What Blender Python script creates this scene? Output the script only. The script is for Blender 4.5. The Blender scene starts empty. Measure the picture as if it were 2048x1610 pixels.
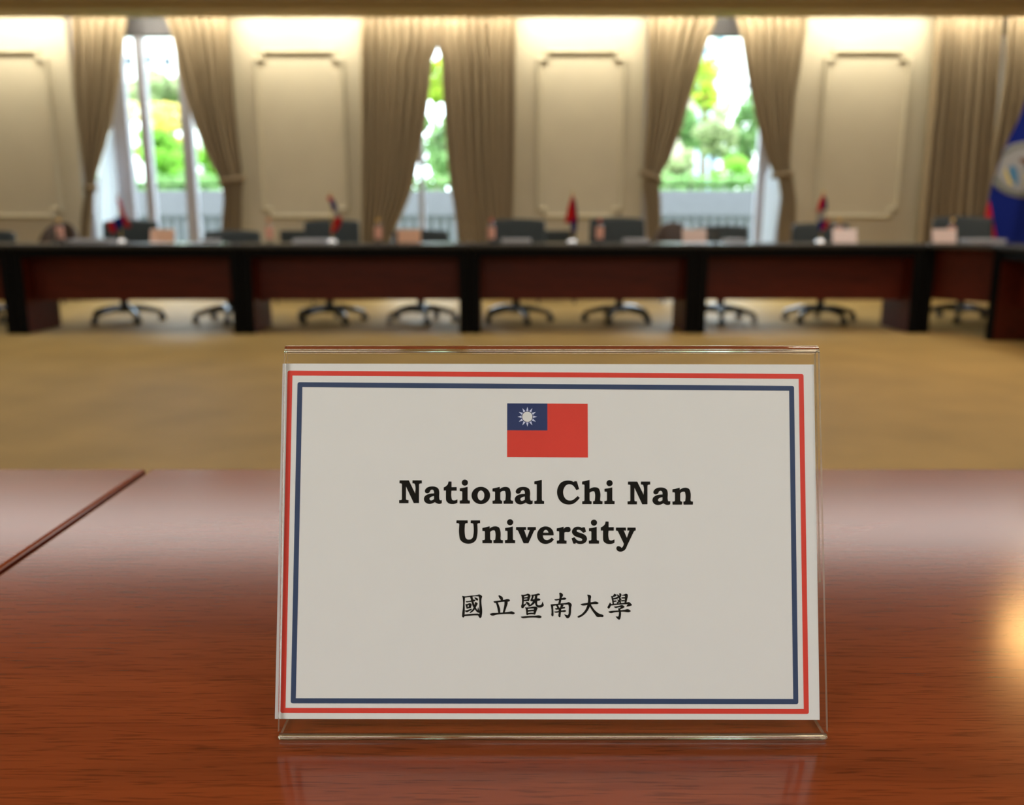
import bpy, bmesh, math, random
from mathutils import Vector, Matrix

# ------------------------------------------------------------------ camera, world, lights, exposure
SC = bpy.context.scene
COL = SC.collection
R = math.radians
EYE = 0.955                 # camera height
PITCH = 11.85               # degrees below horizontal
FPX = 1740.0                # focal length for a 2048 px wide frame
TABLE = 0.757               # table height

cam_d = bpy.data.cameras.new('camera')
cam = bpy.data.objects.new('camera', cam_d)
COL.objects.link(cam)
cam.location = (0, 0, EYE)
cam.rotation_euler = (R(90 - PITCH), 0, 0)
cam_d.sensor_width = 36
cam_d.lens = 36 * FPX / 2048
cam_d.clip_start = 0.02
cam_d.dof.use_dof = True
cam_d.dof.focus_distance = 0.345
cam_d.dof.aperture_fstop = 9.0
SC.camera = cam

world = bpy.data.worlds.new('sky')
SC.world = world
world.use_nodes = True
wn = world.node_tree.nodes['Background']
wn.inputs[0].default_value = (0.80, 0.91, 1.0, 1)
wn.inputs[1].default_value = 9.0

vs = SC.view_settings
vs.view_transform = 'Standard'
vs.look = 'None'
vs.gamma = 1
vs.use_curve_mapping = False
vs.exposure = 0.0
SC.cycles.use_denoising = True
SC.cycles.max_bounces = 8
SC.cycles.transparent_max_bounces = 24
SC.cycles.caustics_reflective = False
SC.cycles.caustics_refractive = False
SC.cycles.sample_clamp_indirect = 6.0


def lamp(name, typ, loc, rot, energy, color, **kw):
    d = bpy.data.lights.new(name, typ)
    d.energy = energy
    d.color = color
    for k, v in kw.items():
        setattr(d, k, v)
    o = bpy.data.objects.new(name, d)
    COL.objects.link(o)
    o.location = loc
    o.rotation_euler = rot
    return o


lamp('sun', 'SUN', (0, 20, 30), (R(48), 0, R(-35)), 7.0, (1.0, 0.96, 0.88), angle=R(3))
# ceiling light bands of the room (they run as a frame above the ring of tables)
COOL = (1.0, 0.975, 0.94)
lamp('ceiling_band', 'AREA', (-3.3, 7.4, 3.27), (0, 0, 0), 56, COOL, shape='RECTANGLE', size=4.6, size_y=1.0)
lamp('ceiling_band', 'AREA', (2.2, 7.4, 3.27), (0, 0, 0), 64, COOL, shape='RECTANGLE', size=5.2, size_y=1.0)
lamp('ceiling_band', 'AREA', (4.7, 4.8, 3.27), (0, 0, 0), 60, COOL, shape='RECTANGLE', size=1.0, size_y=4.4)
lamp('ceiling_band', 'AREA', (-5.6, 4.0, 3.27), (0, 0, 0), 55, COOL, shape='RECTANGLE', size=1.0, size_y=5.0)
lamp('ceiling_band', 'AREA', (-2.9, -2.1, 3.27), (0, 0, 0), 160, (0.85, 0.92, 1.0), shape='RECTANGLE', size=2.0, size_y=1.0)
lamp('ceiling_band', 'AREA', (2.9, -2.1, 3.27), (0, 0, 0), 160, (0.85, 0.92, 1.0), shape='RECTANGLE', size=2.0, size_y=1.0)
# warm downlight over the inner corner of the tables
lamp('downlight_or_fill', 'AREA', (3.56, 5.30, 3.27), (0, 0, 0), 27, (1.0, 0.56, 0.19), shape='DISK', size=0.6)
for dx in (-0.95, 1.0):  # unseen pair added to warm the strip under the sign and catch its folds
    lamp('downlight_or_fill', 'AREA', (dx, 1.35, 3.27), (0, 0, 0), 16, (1.0, 0.80, 0.52), shape='DISK', size=0.14)
# lamp tubes hidden in the cove above the windowed wall, small gaps between tubes
for k in range(-4, 9):
    lamp('cove_tube', 'AREA', (-2.06 + 1.2 * k, 10.74, 3.43), (R(42), 0, 0), 19.0, (1.0, 0.94, 0.76),
         shape='RECTANGLE', size=1.08, size_y=0.05)


# ------------------------------------------------------------------ helpers
def at(px, py, Y):
    """the point of the vertical plane y = Y seen at photo pixel (px, py)"""
    c, s = math.cos(R(PITCH)), math.sin(R(PITCH))
    a, b = (px - 1024) / FPX, (805 - py) / FPX
    t = Y / (c + s * b)
    return Vector((a * t, Y, EYE + (-s + c * b) * t))


def px_x(px, Y, z):
    """x of photo column px at depth y = Y and height z"""
    return (px - 1024) / FPX * (Y * math.cos(R(PITCH)) - (z - EYE) * math.sin(R(PITCH)))


def thing(name, label, cat, loc=(0, 0, 0), rotz=0, group=None):
    o = bpy.data.objects.new(name, None)
    COL.objects.link(o)
    o.empty_display_size = 0.05
    o.location = loc
    o.rotation_euler = (0, 0, rotz)
    return tag(o, label, cat, group)


def tag(o, label, cat, group=None, kind=None):
    o['label'] = label
    o['category'] = cat
    if group:
        o['group'] = group
    if kind:
        o['kind'] = kind
    return o


def obj(name, bm, mats, parent=None, smooth=True, label=None):
    me = bpy.data.meshes.new(name)
    bmesh.ops.recalc_face_normals(bm, faces=bm.faces)
    bm.to_mesh(me)
    bm.free()
    if smooth:
        for p in me.polygons:
            p.use_smooth = True
        try:
            me.set_sharp_from_angle(angle=R(35))
        except Exception:
            pass
        ar = sorted(p.area for p in me.polygons)
        lim = 20 * ar[len(ar) // 2]
        for p in me.polygons:          # large flats between rounded edges stay truly flat
            if p.area > lim:
                p.use_smooth = False
    for m in (mats if isinstance(mats, (list, tuple)) else [mats]):
        me.materials.append(m)
    o = bpy.data.objects.new(name, me)
    COL.objects.link(o)
    if parent:
        o.parent = parent
    if label:
        o['label'] = label
    return o


def struct(name, bm, mats, parent=None, smooth=False):
    o = obj(name, bm, mats, parent, smooth)
    if not parent:
        o['kind'] = 'structure'
    return o


def dup(root, loc, rotz, label, group=None):
    r = root.copy()
    COL.objects.link(r)
    r.location = loc
    r.rotation_euler = (0, 0, rotz)
    r['label'] = label
    if group:
        r['group'] = group
    for ch in list(root.children):
        c = ch.copy()
        COL.objects.link(c)
        c.parent = r
        for g in list(ch.children):
            d = g.copy()
            COL.objects.link(d)
            d.parent = c
    return r


def B():
    return bmesh.new()


def box(bm, x0, x1, y0, y1, z0, z1, bev=0.0, seg=2, mi=0):
    m = Matrix.Translation(((x0 + x1) / 2, (y0 + y1) / 2, (z0 + z1) / 2)) @ Matrix.Diagonal((x1 - x0, y1 - y0, z1 - z0, 1))
    r = bmesh.ops.create_cube(bm, size=1, matrix=m)
    fs = set(f for v in r['verts'] for f in v.link_faces)
    for f in fs:
        f.material_index = mi
    if bev > 0:
        es = list(set(e for v in r['verts'] for e in v.link_edges))
        bmesh.ops.bevel(bm, geom=es, offset=bev, segments=seg, profile=0.5, affect='EDGES')
    return bm


def lathe(bm, prof, n=24, cx=0, cy=0, cz=0, mi=0):
    rings = []
    for r, z in prof:
        rings.append([bm.verts.new((cx + r * math.cos(2 * math.pi * k / n), cy + r * math.sin(2 * math.pi * k / n), cz + z)) for k in range(n)])
    for a, b in zip(rings, rings[1:]):
        for k in range(n):
            f = bm.faces.new((a[k], a[(k + 1) % n], b[(k + 1) % n], b[k]))
            f.material_index = mi
    for ring in (rings[0], rings[-1]):
        if (ring[0].co - ring[n // 2].co).length > 1e-5:
            bm.faces.new(ring).material_index = mi
    bmesh.ops.remove_doubles(bm, verts=[v for rg in (rings[0], rings[-1]) for v in rg], dist=1e-6)
    return bm


def tube(bm, pts, rad, n=10, cap=True, mi=0):
    pts = [Vector(p) for p in pts]
    rads = rad if isinstance(rad, (list, tuple)) else [rad] * len(pts)
    rings = []
    up = Vector((0, 0, 1))
    for i, p in enumerate(pts):
        d = (pts[min(i + 1, len(pts) - 1)] - pts[max(i - 1, 0)]).normalized()
        ref = up if abs(d.z) < 0.95 else Vector((0, 1, 0))
        u = d.cross(ref).normalized()
        v = u.cross(d)
        rings.append([bm.verts.new(p + (u * math.cos(2 * math.pi * k / n) + v * math.sin(2 * math.pi * k / n)) * rads[i]) for k in range(n)])
    for a, b in zip(rings, rings[1:]):
        for k in range(n):
            bm.faces.new((a[k], a[(k + 1) % n], b[(k + 1) % n], b[k])).material_index = mi
    if cap:
        bm.faces.new(rings[0]).material_index = mi
        bm.faces.new(rings[-1]).material_index = mi
    return bm


def prism(bm, poly, z0, z1, bev=0.0):
    """vertical prism over a ground polygon"""
    a = [bm.verts.new((x, y, z0)) for x, y in poly]
    b = [bm.verts.new((x, y, z1)) for x, y in poly]
    fs = [bm.faces.new(a), bm.faces.new(b)]
    n = len(poly)
    for k in range(n):
        fs.append(bm.faces.new((a[k], a[(k + 1) % n], b[(k + 1) % n], b[k])))
    if bev:
        es = list(set(e for f in fs for e in f.edges))
        bmesh.ops.bevel(bm, geom=es, offset=bev, segments=2, profile=0.5, affect='EDGES')
    return bm


def sweep(bm, prof, x0, x1, closed=True, mi=0, caps=True):
    """extrude a (y, z) profile along x"""
    a = [bm.verts.new((x0, y, z)) for y, z in prof]
    b = [bm.verts.new((x1, y, z)) for y, z in prof]
    n = len(prof)
    for k in range(n if closed else n - 1):
        bm.faces.new((a[k], a[(k + 1) % n], b[(k + 1) % n], b[k])).material_index = mi
    if caps and closed:
        bm.faces.new(a).material_index = mi
        bm.faces.new(b).material_index = mi
    return bm


# ------------------------------------------------------------------ materials
def mat(name, col, rough=0.5, metal=0.0, spec=0.5, var=0.0, scale=6.0, stretch=(1, 1, 1), bump=0.0, detail=4, **kw):
    m = bpy.data.materials.new(name)
    m.use_nodes = True
    nt = m.node_tree
    p = nt.nodes['Principled BSDF']
    p.inputs['Base Color'].default_value = (*col, 1)
    p.inputs['Roughness'].default_value = rough
    p.inputs['Metallic'].default_value = metal
    p.inputs['Specular IOR Level'].default_value = spec
    for k, v in kw.items():
        p.inputs[k.replace('_', ' ')].default_value = v
    if var > 0 or bump > 0:
        tc = nt.nodes.new('ShaderNodeTexCoord')
        mp = nt.nodes.new('ShaderNodeMapping')
        mp.inputs['Scale'].default_value = stretch
        nz = nt.nodes.new('ShaderNodeTexNoise')
        nz.inputs['Scale'].default_value = scale
        nz.inputs['Detail'].default_value = detail
        nt.links.new(tc.outputs['Object'], mp.inputs[0])
        nt.links.new(mp.outputs[0], nz.inputs['Vector'])
        if var > 0:
            cr = nt.nodes.new('ShaderNodeValToRGB')
            cr.color_ramp.elements[0].position = 0.3
            cr.color_ramp.elements[1].position = 0.7
            cr.color_ramp.elements[0].color = (*[c * (1 - var) for c in col], 1)
            cr.color_ramp.elements[1].color = (*[min(1, c * (1 + var)) for c in col], 1)
            nt.links.new(nz.outputs['Fac'], cr.inputs[0])
            nt.links.new(cr.outputs[0], p.inputs['Base Color'])
        if bump > 0:
            bp = nt.nodes.new('ShaderNodeBump')
            bp.inputs['Strength'].default_value = bump
            bp.inputs['Distance'].default_value = 0.01
            nt.links.new(nz.outputs['Fac'], bp.inputs['Height'])
            nt.links.new(bp.outputs[0], p.inputs['Normal'])
    return m


def wood(name, light, mid, dark, rough, coat=0.0, spec=0.5):
    """straight-grained reddish veneer, grain along x, short dark pores"""
    m = bpy.data.materials.new(name)
    m.use_nodes = True
    nt = m.node_tree
    L = nt.links.new
    p = nt.nodes['Principled BSDF']
    p.inputs['Roughness'].default_value = rough
    p.inputs['Specular IOR Level'].default_value = spec
    p.inputs['Coat Weight'].default_value = coat
    p.inputs['Coat Roughness'].default_value = 0.16
    tc = nt.nodes.new('ShaderNodeTexCoord')

    def noise(scale, stretch, detail, dist=0.0):
        mp = nt.nodes.new('ShaderNodeMapping')
        mp.inputs['Scale'].default_value = stretch
        nz = nt.nodes.new('ShaderNodeTexNoise')
        nz.inputs['Scale'].default_value = scale
        nz.inputs['Detail'].default_value = detail
        nz.inputs['Distortion'].default_value = dist
        L(tc.outputs['Object'], mp.inputs[0])
        L(mp.outputs[0], nz.inputs['Vector'])
        return nz.outputs['Fac']

    def ramp(fac, stops):
        cr = nt.nodes.new('ShaderNodeValToRGB')
        e = cr.color_ramp.elements
        e[0].position, e[1].position = stops[0][0], stops[-1][0]
        e[0].color, e[1].color = (*stops[0][1], 1), (*stops[-1][1], 1)
        for q, c in stops[1:-1]:
            n = e.new(q)
            n.color = (*c, 1)
        L(fac, cr.inputs[0])
        return cr.outputs[0]

    broad = ramp(noise(1.0, (2.4, 20, 20), 5, 0.5), [(0.3, mid), (0.52, light), (0.72, mid)])
    streak = ramp(noise(1.0, (17, 300, 300), 5, 0.5), [(0.34, dark), (0.5, (1, 1, 1)), (1.0, (1, 1, 1))])
    pores = ramp(noise(1.0, (55, 900, 900), 2), [(0.33, tuple(0.45 * c + 0.1 for c in (1, 1, 1))), (0.45, (1, 1, 1)), (1.0, (1, 1, 1))])

    def mul(a, b, f):
        mx = nt.nodes.new('ShaderNodeMix')
        mx.data_type = 'RGBA'
        mx.blend_type = 'MULTIPLY'
        mx.inputs[0].default_value = f
        L(a, mx.inputs[6])
        L(b, mx.inputs[7])
        return mx.outputs[2]
    L(mul(mul(broad, streak, 0.42), pores, 0.8), p.inputs['Base Color'])
    return m


def sheet_glass(name, tint=(1, 1, 1), ior=1.49, rough=0.0):
    """thin clear sheet: straight-through transmission plus Fresnel reflection"""
    m = bpy.data.materials.new(name)
    m.use_nodes = True
    nt = m.node_tree
    nt.nodes.clear()
    out = nt.nodes.new('ShaderNodeOutputMaterial')
    mx = nt.nodes.new('ShaderNodeMixShader')
    tr = nt.nodes.new('ShaderNodeBsdfTransparent')
    tr.inputs[0].default_value = (*tint, 1)
    gl = nt.nodes.new('ShaderNodeBsdfGlossy')
    gl.inputs['Roughness'].default_value = rough
    fr = nt.nodes.new('ShaderNodeFresnel')
    fr.inputs['IOR'].default_value = ior
    geo = nt.nodes.new('ShaderNodeNewGeometry')
    inv = nt.nodes.new('ShaderNodeMath')      # only outer faces mirror: a thin sheet has no total internal reflection
    inv.operation = 'SUBTRACT'
    inv.inputs[0].default_value = 1
    mu = nt.nodes.new('ShaderNodeMath')
    mu.operation = 'MULTIPLY'
    nt.links.new(geo.outputs['Backfacing'], inv.inputs[1])
    nt.links.new(fr.outputs[0], mu.inputs[0])
    nt.links.new(inv.outputs[0], mu.inputs[1])
    nt.links.new(mu.outputs[0], mx.inputs[0])
    nt.links.new(tr.outputs[0], mx.inputs[1])
    nt.links.new(gl.outputs[0], mx.inputs[2])
    nt.links.new(mx.outputs[0], out.inputs[0])
    return m


def cloth(name, col, trans=0.35, var=0.08):
    m = bpy.data.materials.new(name)
    m.use_nodes = True
    nt = m.node_tree
    nt.nodes.clear()
    out = nt.nodes.new('ShaderNodeOutputMaterial')
    mx = nt.nodes.new('ShaderNodeMixShader')
    mx.inputs[0].default_value = trans
    df = nt.nodes.new('ShaderNodeBsdfDiffuse')
    tl = nt.nodes.new('ShaderNodeBsdfTranslucent')
    tc = nt.nodes.new('ShaderNodeTexCoord')
    nz = nt.nodes.new('ShaderNodeTexNoise')
    nz.inputs['Scale'].default_value = 90
    cr = nt.nodes.new('ShaderNodeValToRGB')
    cr.color_ramp.elements[0].color = (*[c * (1 - var) for c in col], 1)
    cr.color_ramp.elements[1].color = (*[min(1, c * (1 + var)) for c in col], 1)
    L = nt.links.new
    L(tc.outputs['Object'], nz.inputs['Vector'])
    L(nz.outputs['Fac'], cr.inputs[0])
    L(cr.outputs[0], df.inputs[0])
    L(cr.outputs[0], tl.inputs[0])
    L(df.outputs[0], mx.inputs[1])
    L(tl.outputs[0], mx.inputs[2])
    L(mx.outputs[0], out.inputs[0])
    return m


def leafy(name, col, var=0.3):
    m = cloth(name, col, 0.45, var)
    for n in m.node_tree.nodes:
        if n.type == 'TEX_NOISE':
            n.inputs['Scale'].default_value = 2.2
    return m


M = {}
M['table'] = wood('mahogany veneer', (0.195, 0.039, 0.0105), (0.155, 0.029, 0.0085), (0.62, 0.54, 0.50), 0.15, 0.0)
M['mahogany'] = wood('dark mahogany veneer', (0.095, 0.0125, 0.004), (0.06, 0.008, 0.003), (0.5, 0.45, 0.42), 0.45, 0.0, 0.22)
M['ebony'] = mat('black lacquered edge', (0.004, 0.004, 0.004), 0.5, spec=0.05, var=0.1)
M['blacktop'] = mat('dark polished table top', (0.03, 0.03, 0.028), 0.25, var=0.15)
M['carpet'] = mat('golden carpet', (0.37, 0.243, 0.078), 0.6, spec=0.22, var=0.12, scale=2.2, bump=0.0, detail=8)
M['wall'] = mat('cream wall paint', (0.52, 0.46, 0.34), 0.7, spec=0.25, var=0.03, scale=3)
M['ceil'] = mat('ceiling paint', (0.58, 0.50, 0.38), 0.8, spec=0.2, var=0.03, scale=2)
M['soffit'] = mat('ochre soffit paint', (0.56, 0.45, 0.28), 0.8, spec=0.2, var=0.03, scale=2)
M['mould'] = mat('cream moulding', (0.52, 0.465, 0.345), 0.55, spec=0.3, var=0.02)
M['frame'] = mat('lilac grey window frame', (0.40, 0.39, 0.44), 0.5, var=0.04)
M['head'] = mat('shaded lilac grey frame', (0.10, 0.095, 0.105), 0.6, var=0.04)  # frame paint darkened: shade of the unlit head put into the colour
M['pane'] = sheet_glass('window glass', (0.98, 1, 1), 1.3)
M['curtain'] = cloth('taupe curtain', (0.31, 0.24, 0.155), 0.06)
M['sheer'] = cloth('white sheer', (0.88, 0.92, 0.96), 0.72, 0.02)
M['tie'] = cloth('taupe tieback', (0.22, 0.165, 0.105), 0.05)
M['leather'] = mat('charcoal leather', (0.024, 0.032, 0.032), 0.45, spec=0.35, var=0.15, scale=30, bump=0.1)
M['chairplastic'] = mat('black plastic', (0.012, 0.013, 0.014), 0.4, var=0.1)
M['alu'] = mat('dark polished aluminium', (0.13, 0.14, 0.16), 0.25, 1.0, var=0.05)
M['chrome'] = mat('chrome', (0.8, 0.8, 0.8), 0.08, 1.0, var=0.02)
M['brass'] = mat('gilded metal', (0.75, 0.48, 0.12), 0.25, 1.0, var=0.05)
M['brown'] = mat('dark brown upholstery', (0.05, 0.028, 0.018), 0.5, var=0.15, scale=20)
M['paper'] = cloth('white paper', (0.85, 0.845, 0.835), 0.18, 0.01)
M['docs'] = mat('white document paper', (0.5, 0.5, 0.52), 0.6, spec=0.2, var=0.02)
M['peach'] = cloth('peach paper', (0.95, 0.64, 0.47), 0.35, 0.02)
M['pink'] = cloth('pale pink paper', (0.92, 0.76, 0.72), 0.35, 0.02)
M['inkred'] = mat('red print', (0.66, 0.045, 0.030), 0.6, spec=0.25, var=0.04, scale=60)
M['inkblue'] = mat('navy print', (0.028, 0.052, 0.125), 0.6, spec=0.25, var=0.06, scale=60)
M['inkflag'] = mat('flag blue print', (0.018, 0.035, 0.125), 0.6, spec=0.25, var=0.05, scale=60)
M['inkpale'] = mat('pale blue print', (0.60, 0.64, 0.86), 0.6, var=0.02)
M['inkblack'] = mat('black print', (0.004, 0.004, 0.004), 0.8, spec=0.05, var=0.05)
M['sheet'] = sheet_glass('clear acrylic sheet', (0.985, 0.985, 0.97), 1.38)
M['base'] = sheet_glass('clear acrylic base', (0.99, 0.985, 0.96), 1.49)
M['acry'] = mat('clear acrylic bend', (0.97, 0.96, 0.93), 0.03, spec=0.5, var=0.01, **{'Transmission_Weight': 1.0, 'IOR': 1.49})
M['acedge'] = mat('sawn acrylic edge', (0.95, 0.88, 0.72), 0.25, spec=0.6, var=0.01, **{'Transmission_Weight': 0.8, 'IOR': 1.49})
M['bottle'] = sheet_glass('clear bottle plastic', (0.86, 0.87, 0.88), 1.7, 0.05)
M['capred'] = mat('red cap', (0.6, 0.06, 0.03), 0.4, var=0.03)
M['caporange'] = mat('orange cap', (0.75, 0.22, 0.06), 0.4, var=0.03)
M['capyellow'] = mat('yellow cap', (0.75, 0.42, 0.06), 0.4, var=0.03)
M['labelpink'] = mat('salmon bottle label', (0.75, 0.38, 0.28), 0.5, var=0.03)
M['fred'] = cloth('red flag cloth', (0.50, 0.02, 0.02), 0.1)
M['fblue'] = cloth('blue flag cloth', (0.012, 0.022, 0.17), 0.1)
M['fwhite'] = cloth('white flag cloth', (0.33, 0.32, 0.30), 0.1)
M['fgreen'] = cloth('green leaf print', (0.03, 0.06, 0.025), 0.1)
M['fgold'] = cloth('yellow print', (0.65, 0.48, 0.10), 0.1)
M['fbrown'] = cloth('brown print', (0.14, 0.06, 0.03), 0.1)
M['fsky'] = cloth('teal print', (0.08, 0.20, 0.32), 0.1)
M['stone'] = mat('grey parapet', (0.105, 0.11, 0.13), 0.8, var=0.05)
M['pale'] = mat('pale blue-grey railing', (0.14, 0.155, 0.19), 0.6, var=0.03)
M['render'] = mat('white building render', (0.75, 0.76, 0.78), 0.8, var=0.02)
M['blueside'] = mat('pale blue wall cladding', (0.30, 0.42, 0.62), 0.7, var=0.04)
M['beige'] = mat('beige building wall', (0.42, 0.37, 0.28), 0.8, var=0.06, scale=0.4)
M['wdark'] = mat('dark window glazing', (0.03, 0.045, 0.06), 0.2, var=0.1)
M['lawn'] = mat('lawn', (0.10, 0.22, 0.04), 0.9, var=0.3, scale=1.5)
M['bark'] = mat('grey brown bark', (0.10, 0.075, 0.055), 0.9, var=0.3, scale=8)
M['lf_bright'] = leafy('bright green leaves', (0.20, 0.42, 0.06))
M['lf_mid'] = leafy('mid green leaves', (0.17, 0.30, 0.11))
M['lf_pale'] = leafy('pale olive leaves', (0.30, 0.36, 0.18))
M['lf_yellow'] = leafy('yellow blossom', (0.72, 0.58, 0.18), 0.25)
M['lf_lime'] = leafy('lime leaves', (0.36, 0.48, 0.06))

# ------------------------------------------------------------------ room shell
WALL_Y = 11.2
X0, X1, YS = -9.0, 9.0, -3.0
struct('floor', box(B(), X0, X1, YS, WALL_Y + 0.3, -0.1, 0), M['carpet'])
struct('ceiling', box(B(), X0, X1, YS, 10.2, 3.30, 3.4), M['ceil'])
struct('trim_1', box(B(), X0, X1, 10.2, 10.6, 3.21, 3.62, 0.004), M['soffit'])          # soffit that hides the cove tubes
struct('trim_2', box(B(), X0, X1, 10.6, WALL_Y + 0.3, 3.58, 3.62), M['ceil'])          # lid of the cove
struct('wall_west', box(B(), X0 - 0.1, X0, YS, WALL_Y + 0.3, 0, 3.62), M['wall'])
struct('wall_east', box(B(), X1, X1 + 0.1, YS, WALL_Y + 0.3, 0, 3.62), M['wall'])
struct('wall_south', box(B(), X0, X1, YS - 0.1, YS, 0, 3.4), M['wall'])

WIN = [(-5.38, -3.47), (-1.82, -0.10), (1.62, 3.45), (5.15, 6.90)]
WTOP = 3.40
bm = B()
edges = [X0] + [v for w in WIN for v in w] + [X1]
for a, b in zip(edges[0::2], edges[1::2]):
    box(bm, a, b, WALL_Y, WALL_Y + 0.3, 0, 3.58)
for a, b in WIN:
    box(bm, a, b, WALL_Y, WALL_Y + 0.3, WTOP, 3.58)
struct('wall_north', bm, M['wall'])

mull = {0: [(-4.88, 0.20), (-4.57, 0.10), (-4.05, 0.13)], 1: [(-1.14, 0.06)], 2: [(3.16, 0.15)], 3: [(6.0, 0.08)]}
for i, (a, b) in enumerate(WIN):
    bm = B()
    y0, y1 = WALL_Y + 0.06, WALL_Y + 0.22
    fw = 0.10
    left = right = fw
    box(bm, a, a + left, y0, y1, 0, WTOP)
    box(bm, b - right, b, y0, y1, 0, WTOP)
    box(bm, a + left, b - right, y0, y1, 0, 0.08)
    w = struct('window_%d' % (i + 1), bm, M['frame'])
    obj('shaded_head', box(B(), a + left, b - right, y0, y1, 3.15, WTOP), M['head'], w, False, label='frame head over the glass with painted shade')
    for (mx, mw) in mull[i]:
        obj('mullion', box(B(), mx - mw / 2, mx + mw / 2, y0 + 0.02, y1 - 0.02, 0.08, 3.15), M['frame'], w, False)
    cuts = [a + left]
    for (mx, mw) in mull[i]:
        cuts += [mx - mw / 2, mx + mw / 2]
    cuts.append(b - right)
    for p, q in zip(cuts[0::2], cuts[1::2]):
        obj('pane', box(B(), p, q, WALL_Y + 0.135, WALL_Y + 0.141, 0.08, 3.15), M['pane'], w, False)


def picture_frame(bm, x0, x1, z0, z1, y, n=0.09):
    """raised wall moulding with notched corners"""
    pts = [(x0 + n, z0), (x1 - n, z0), (x1 - n, z0 + n), (x1, z0 + n), (x1, z1 - n), (x1 - n, z1 - n), (x1 - n, z1),
           (x0 + n, z1), (x0 + n, z1 - n), (x0, z1 - n), (x0, z0 + n), (x0 + n, z0 + n)]
    prof = [(-0.024, 0.0), (-0.028, 0.024), (-0.018, 0.044), (0.004, 0.056), (0.018, 0.038), (0.026, 0.018), (0.024, 0.0)]
    k = len(pts)
    rings = []
    for i in range(k):
        p, q, r = Vector(pts[i - 1]), Vector(pts[i]), Vector(pts[(i + 1) % k])
        d1, d2 = (q - p).normalized(), (r - q).normalized()
        n1, n2 = Vector((-d1.y, d1.x)), Vector((-d2.y, d2.x))
        mdir = (n1 + n2)
        mdir = mdir / max(1e-6, mdir.dot(n1))
        rings.append([bm.verts.new((q.x + mdir.x * o, y - h, q.y + mdir.y * o)) for o, h in prof])
    for i in range(k):
        a, b = rings[i], rings[(i + 1) % k]
        for j in range(len(prof) - 1):
            bm.faces.new((a[j], b[j], b[j + 1], a[j + 1]))
    return bm


for i, (pl, pr) in enumerate([(-85, 97), (513, 686), (1077, 1247), (1649, 1814)]):
    z1 = at(600, 104, WALL_Y).z
    z0 = at(600, 433, WALL_Y).z
    struct('trim_%d' % (3 + i), picture_frame(B(), px_x(pl, WALL_Y, 2.6), px_x(pr, WALL_Y, 2.6), z0, z1, WALL_Y), M['mould'], smooth=True)
bm = B()
for a, b in zip(edges[0::2], edges[1::2]):
    box(bm, a, b, WALL_Y - 0.018, WALL_Y, 0, 0.14, 0.004)
struct('baseboard_north', bm, M['mould'])

# ------------------------------------------------------------------ outside the windows
struct('ground', box(B(), -60, 60, WALL_Y + 0.3, 120, -0.12, -0.02), M['lawn'])
pz = at(320, 381, 15.0).z
pr = thing('parapet', 'grey parapet wall with dark rail outside the windows', 'parapet wall', (0, 15.0, -0.02))
obj('wall_body', box(B(), -14, 14, 0, 0.25, 0, pz + 0.02, 0.01), M['stone'], pr)
bm = B()
box(bm, -14, 14, 0.08, 0.14, pz + 0.09, pz + 0.13)
for k in range(-9, 10):
    box(bm, k * 1.5 - 0.02, k * 1.5 + 0.02, 0.09, 0.13, pz, pz + 0.10)
obj('rail', bm, M['ebony'], pr, False, label='dark thin rail')
bz = at(320, 432, 12.9).z
br = thing('balustrade', 'pale slatted balustrade close outside the windows', 'balustrade', (0, 12.9, -0.02))
obj('top_rail', box(B(), -14, 14, -0.03, 0.03, bz - 0.03, bz + 0.03), M['pale'], br, False)
obj('bottom_rail', box(B(), -14, 14, -0.02, 0.02, 0.02, 0.10), M['pale'], br, False)
bm = B()
for k in range(-95, 96):
    box(bm, k * 0.13 - 0.032, k * 0.13 + 0.032, -0.014, 0.014, 0.10, bz - 0.02)
bs = obj('baluster_slats', bm, M['pale'], br, False)
bs['kind'] = 'stuff'
for k in range(-4, 5):
    obj('post', box(B(), k * 2.0 - 0.04, k * 2.0 + 0.04, -0.025, 0.025, 0, bz), M['pale'], br, False)


def building(name, label, x0, x1, y0, dep, h, wins, wallm, sidem=None, win=(1.2, 1.4)):
    t = thing(name, label, 'building', ((x0 + x1) / 2, y0, -0.02))
    w = (x1 - x0) / 2
    bm = box(B(), -w, w, 0, dep, 0, h)
    if sidem:
        bm.faces.ensure_lookup_table()
        bm.normal_update()
        for f in bm.faces:
            if f.normal.x < -0.9:
                f.material_index = 1
    obj('walls', bm, [wallm, sidem] if sidem else wallm, t, False)
    obj('parapet_cap', box(B(), -w - 0.15, w + 0.15, -0.15, dep + 0.15, h, h + 0.35), wallm, t, False)
    for (wx, wz) in wins:
        f = obj('window_frame', box(B(), wx - x0 - w - win[0] / 2 - 0.1, wx - x0 - w + win[0] / 2 + 0.1, -0.08, 0.05, wz - win[1] / 2 - 0.1, wz + win[1] / 2 + 0.1),
                wallm, t, False)
        obj('glazing', box(B(), wx - x0 - w - win[0] / 2, wx - x0 - w + win[0] / 2, -0.11, -0.07, wz - win[1] / 2, wz + win[1] / 2), M['wdark'], f, False)
    return t


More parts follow.
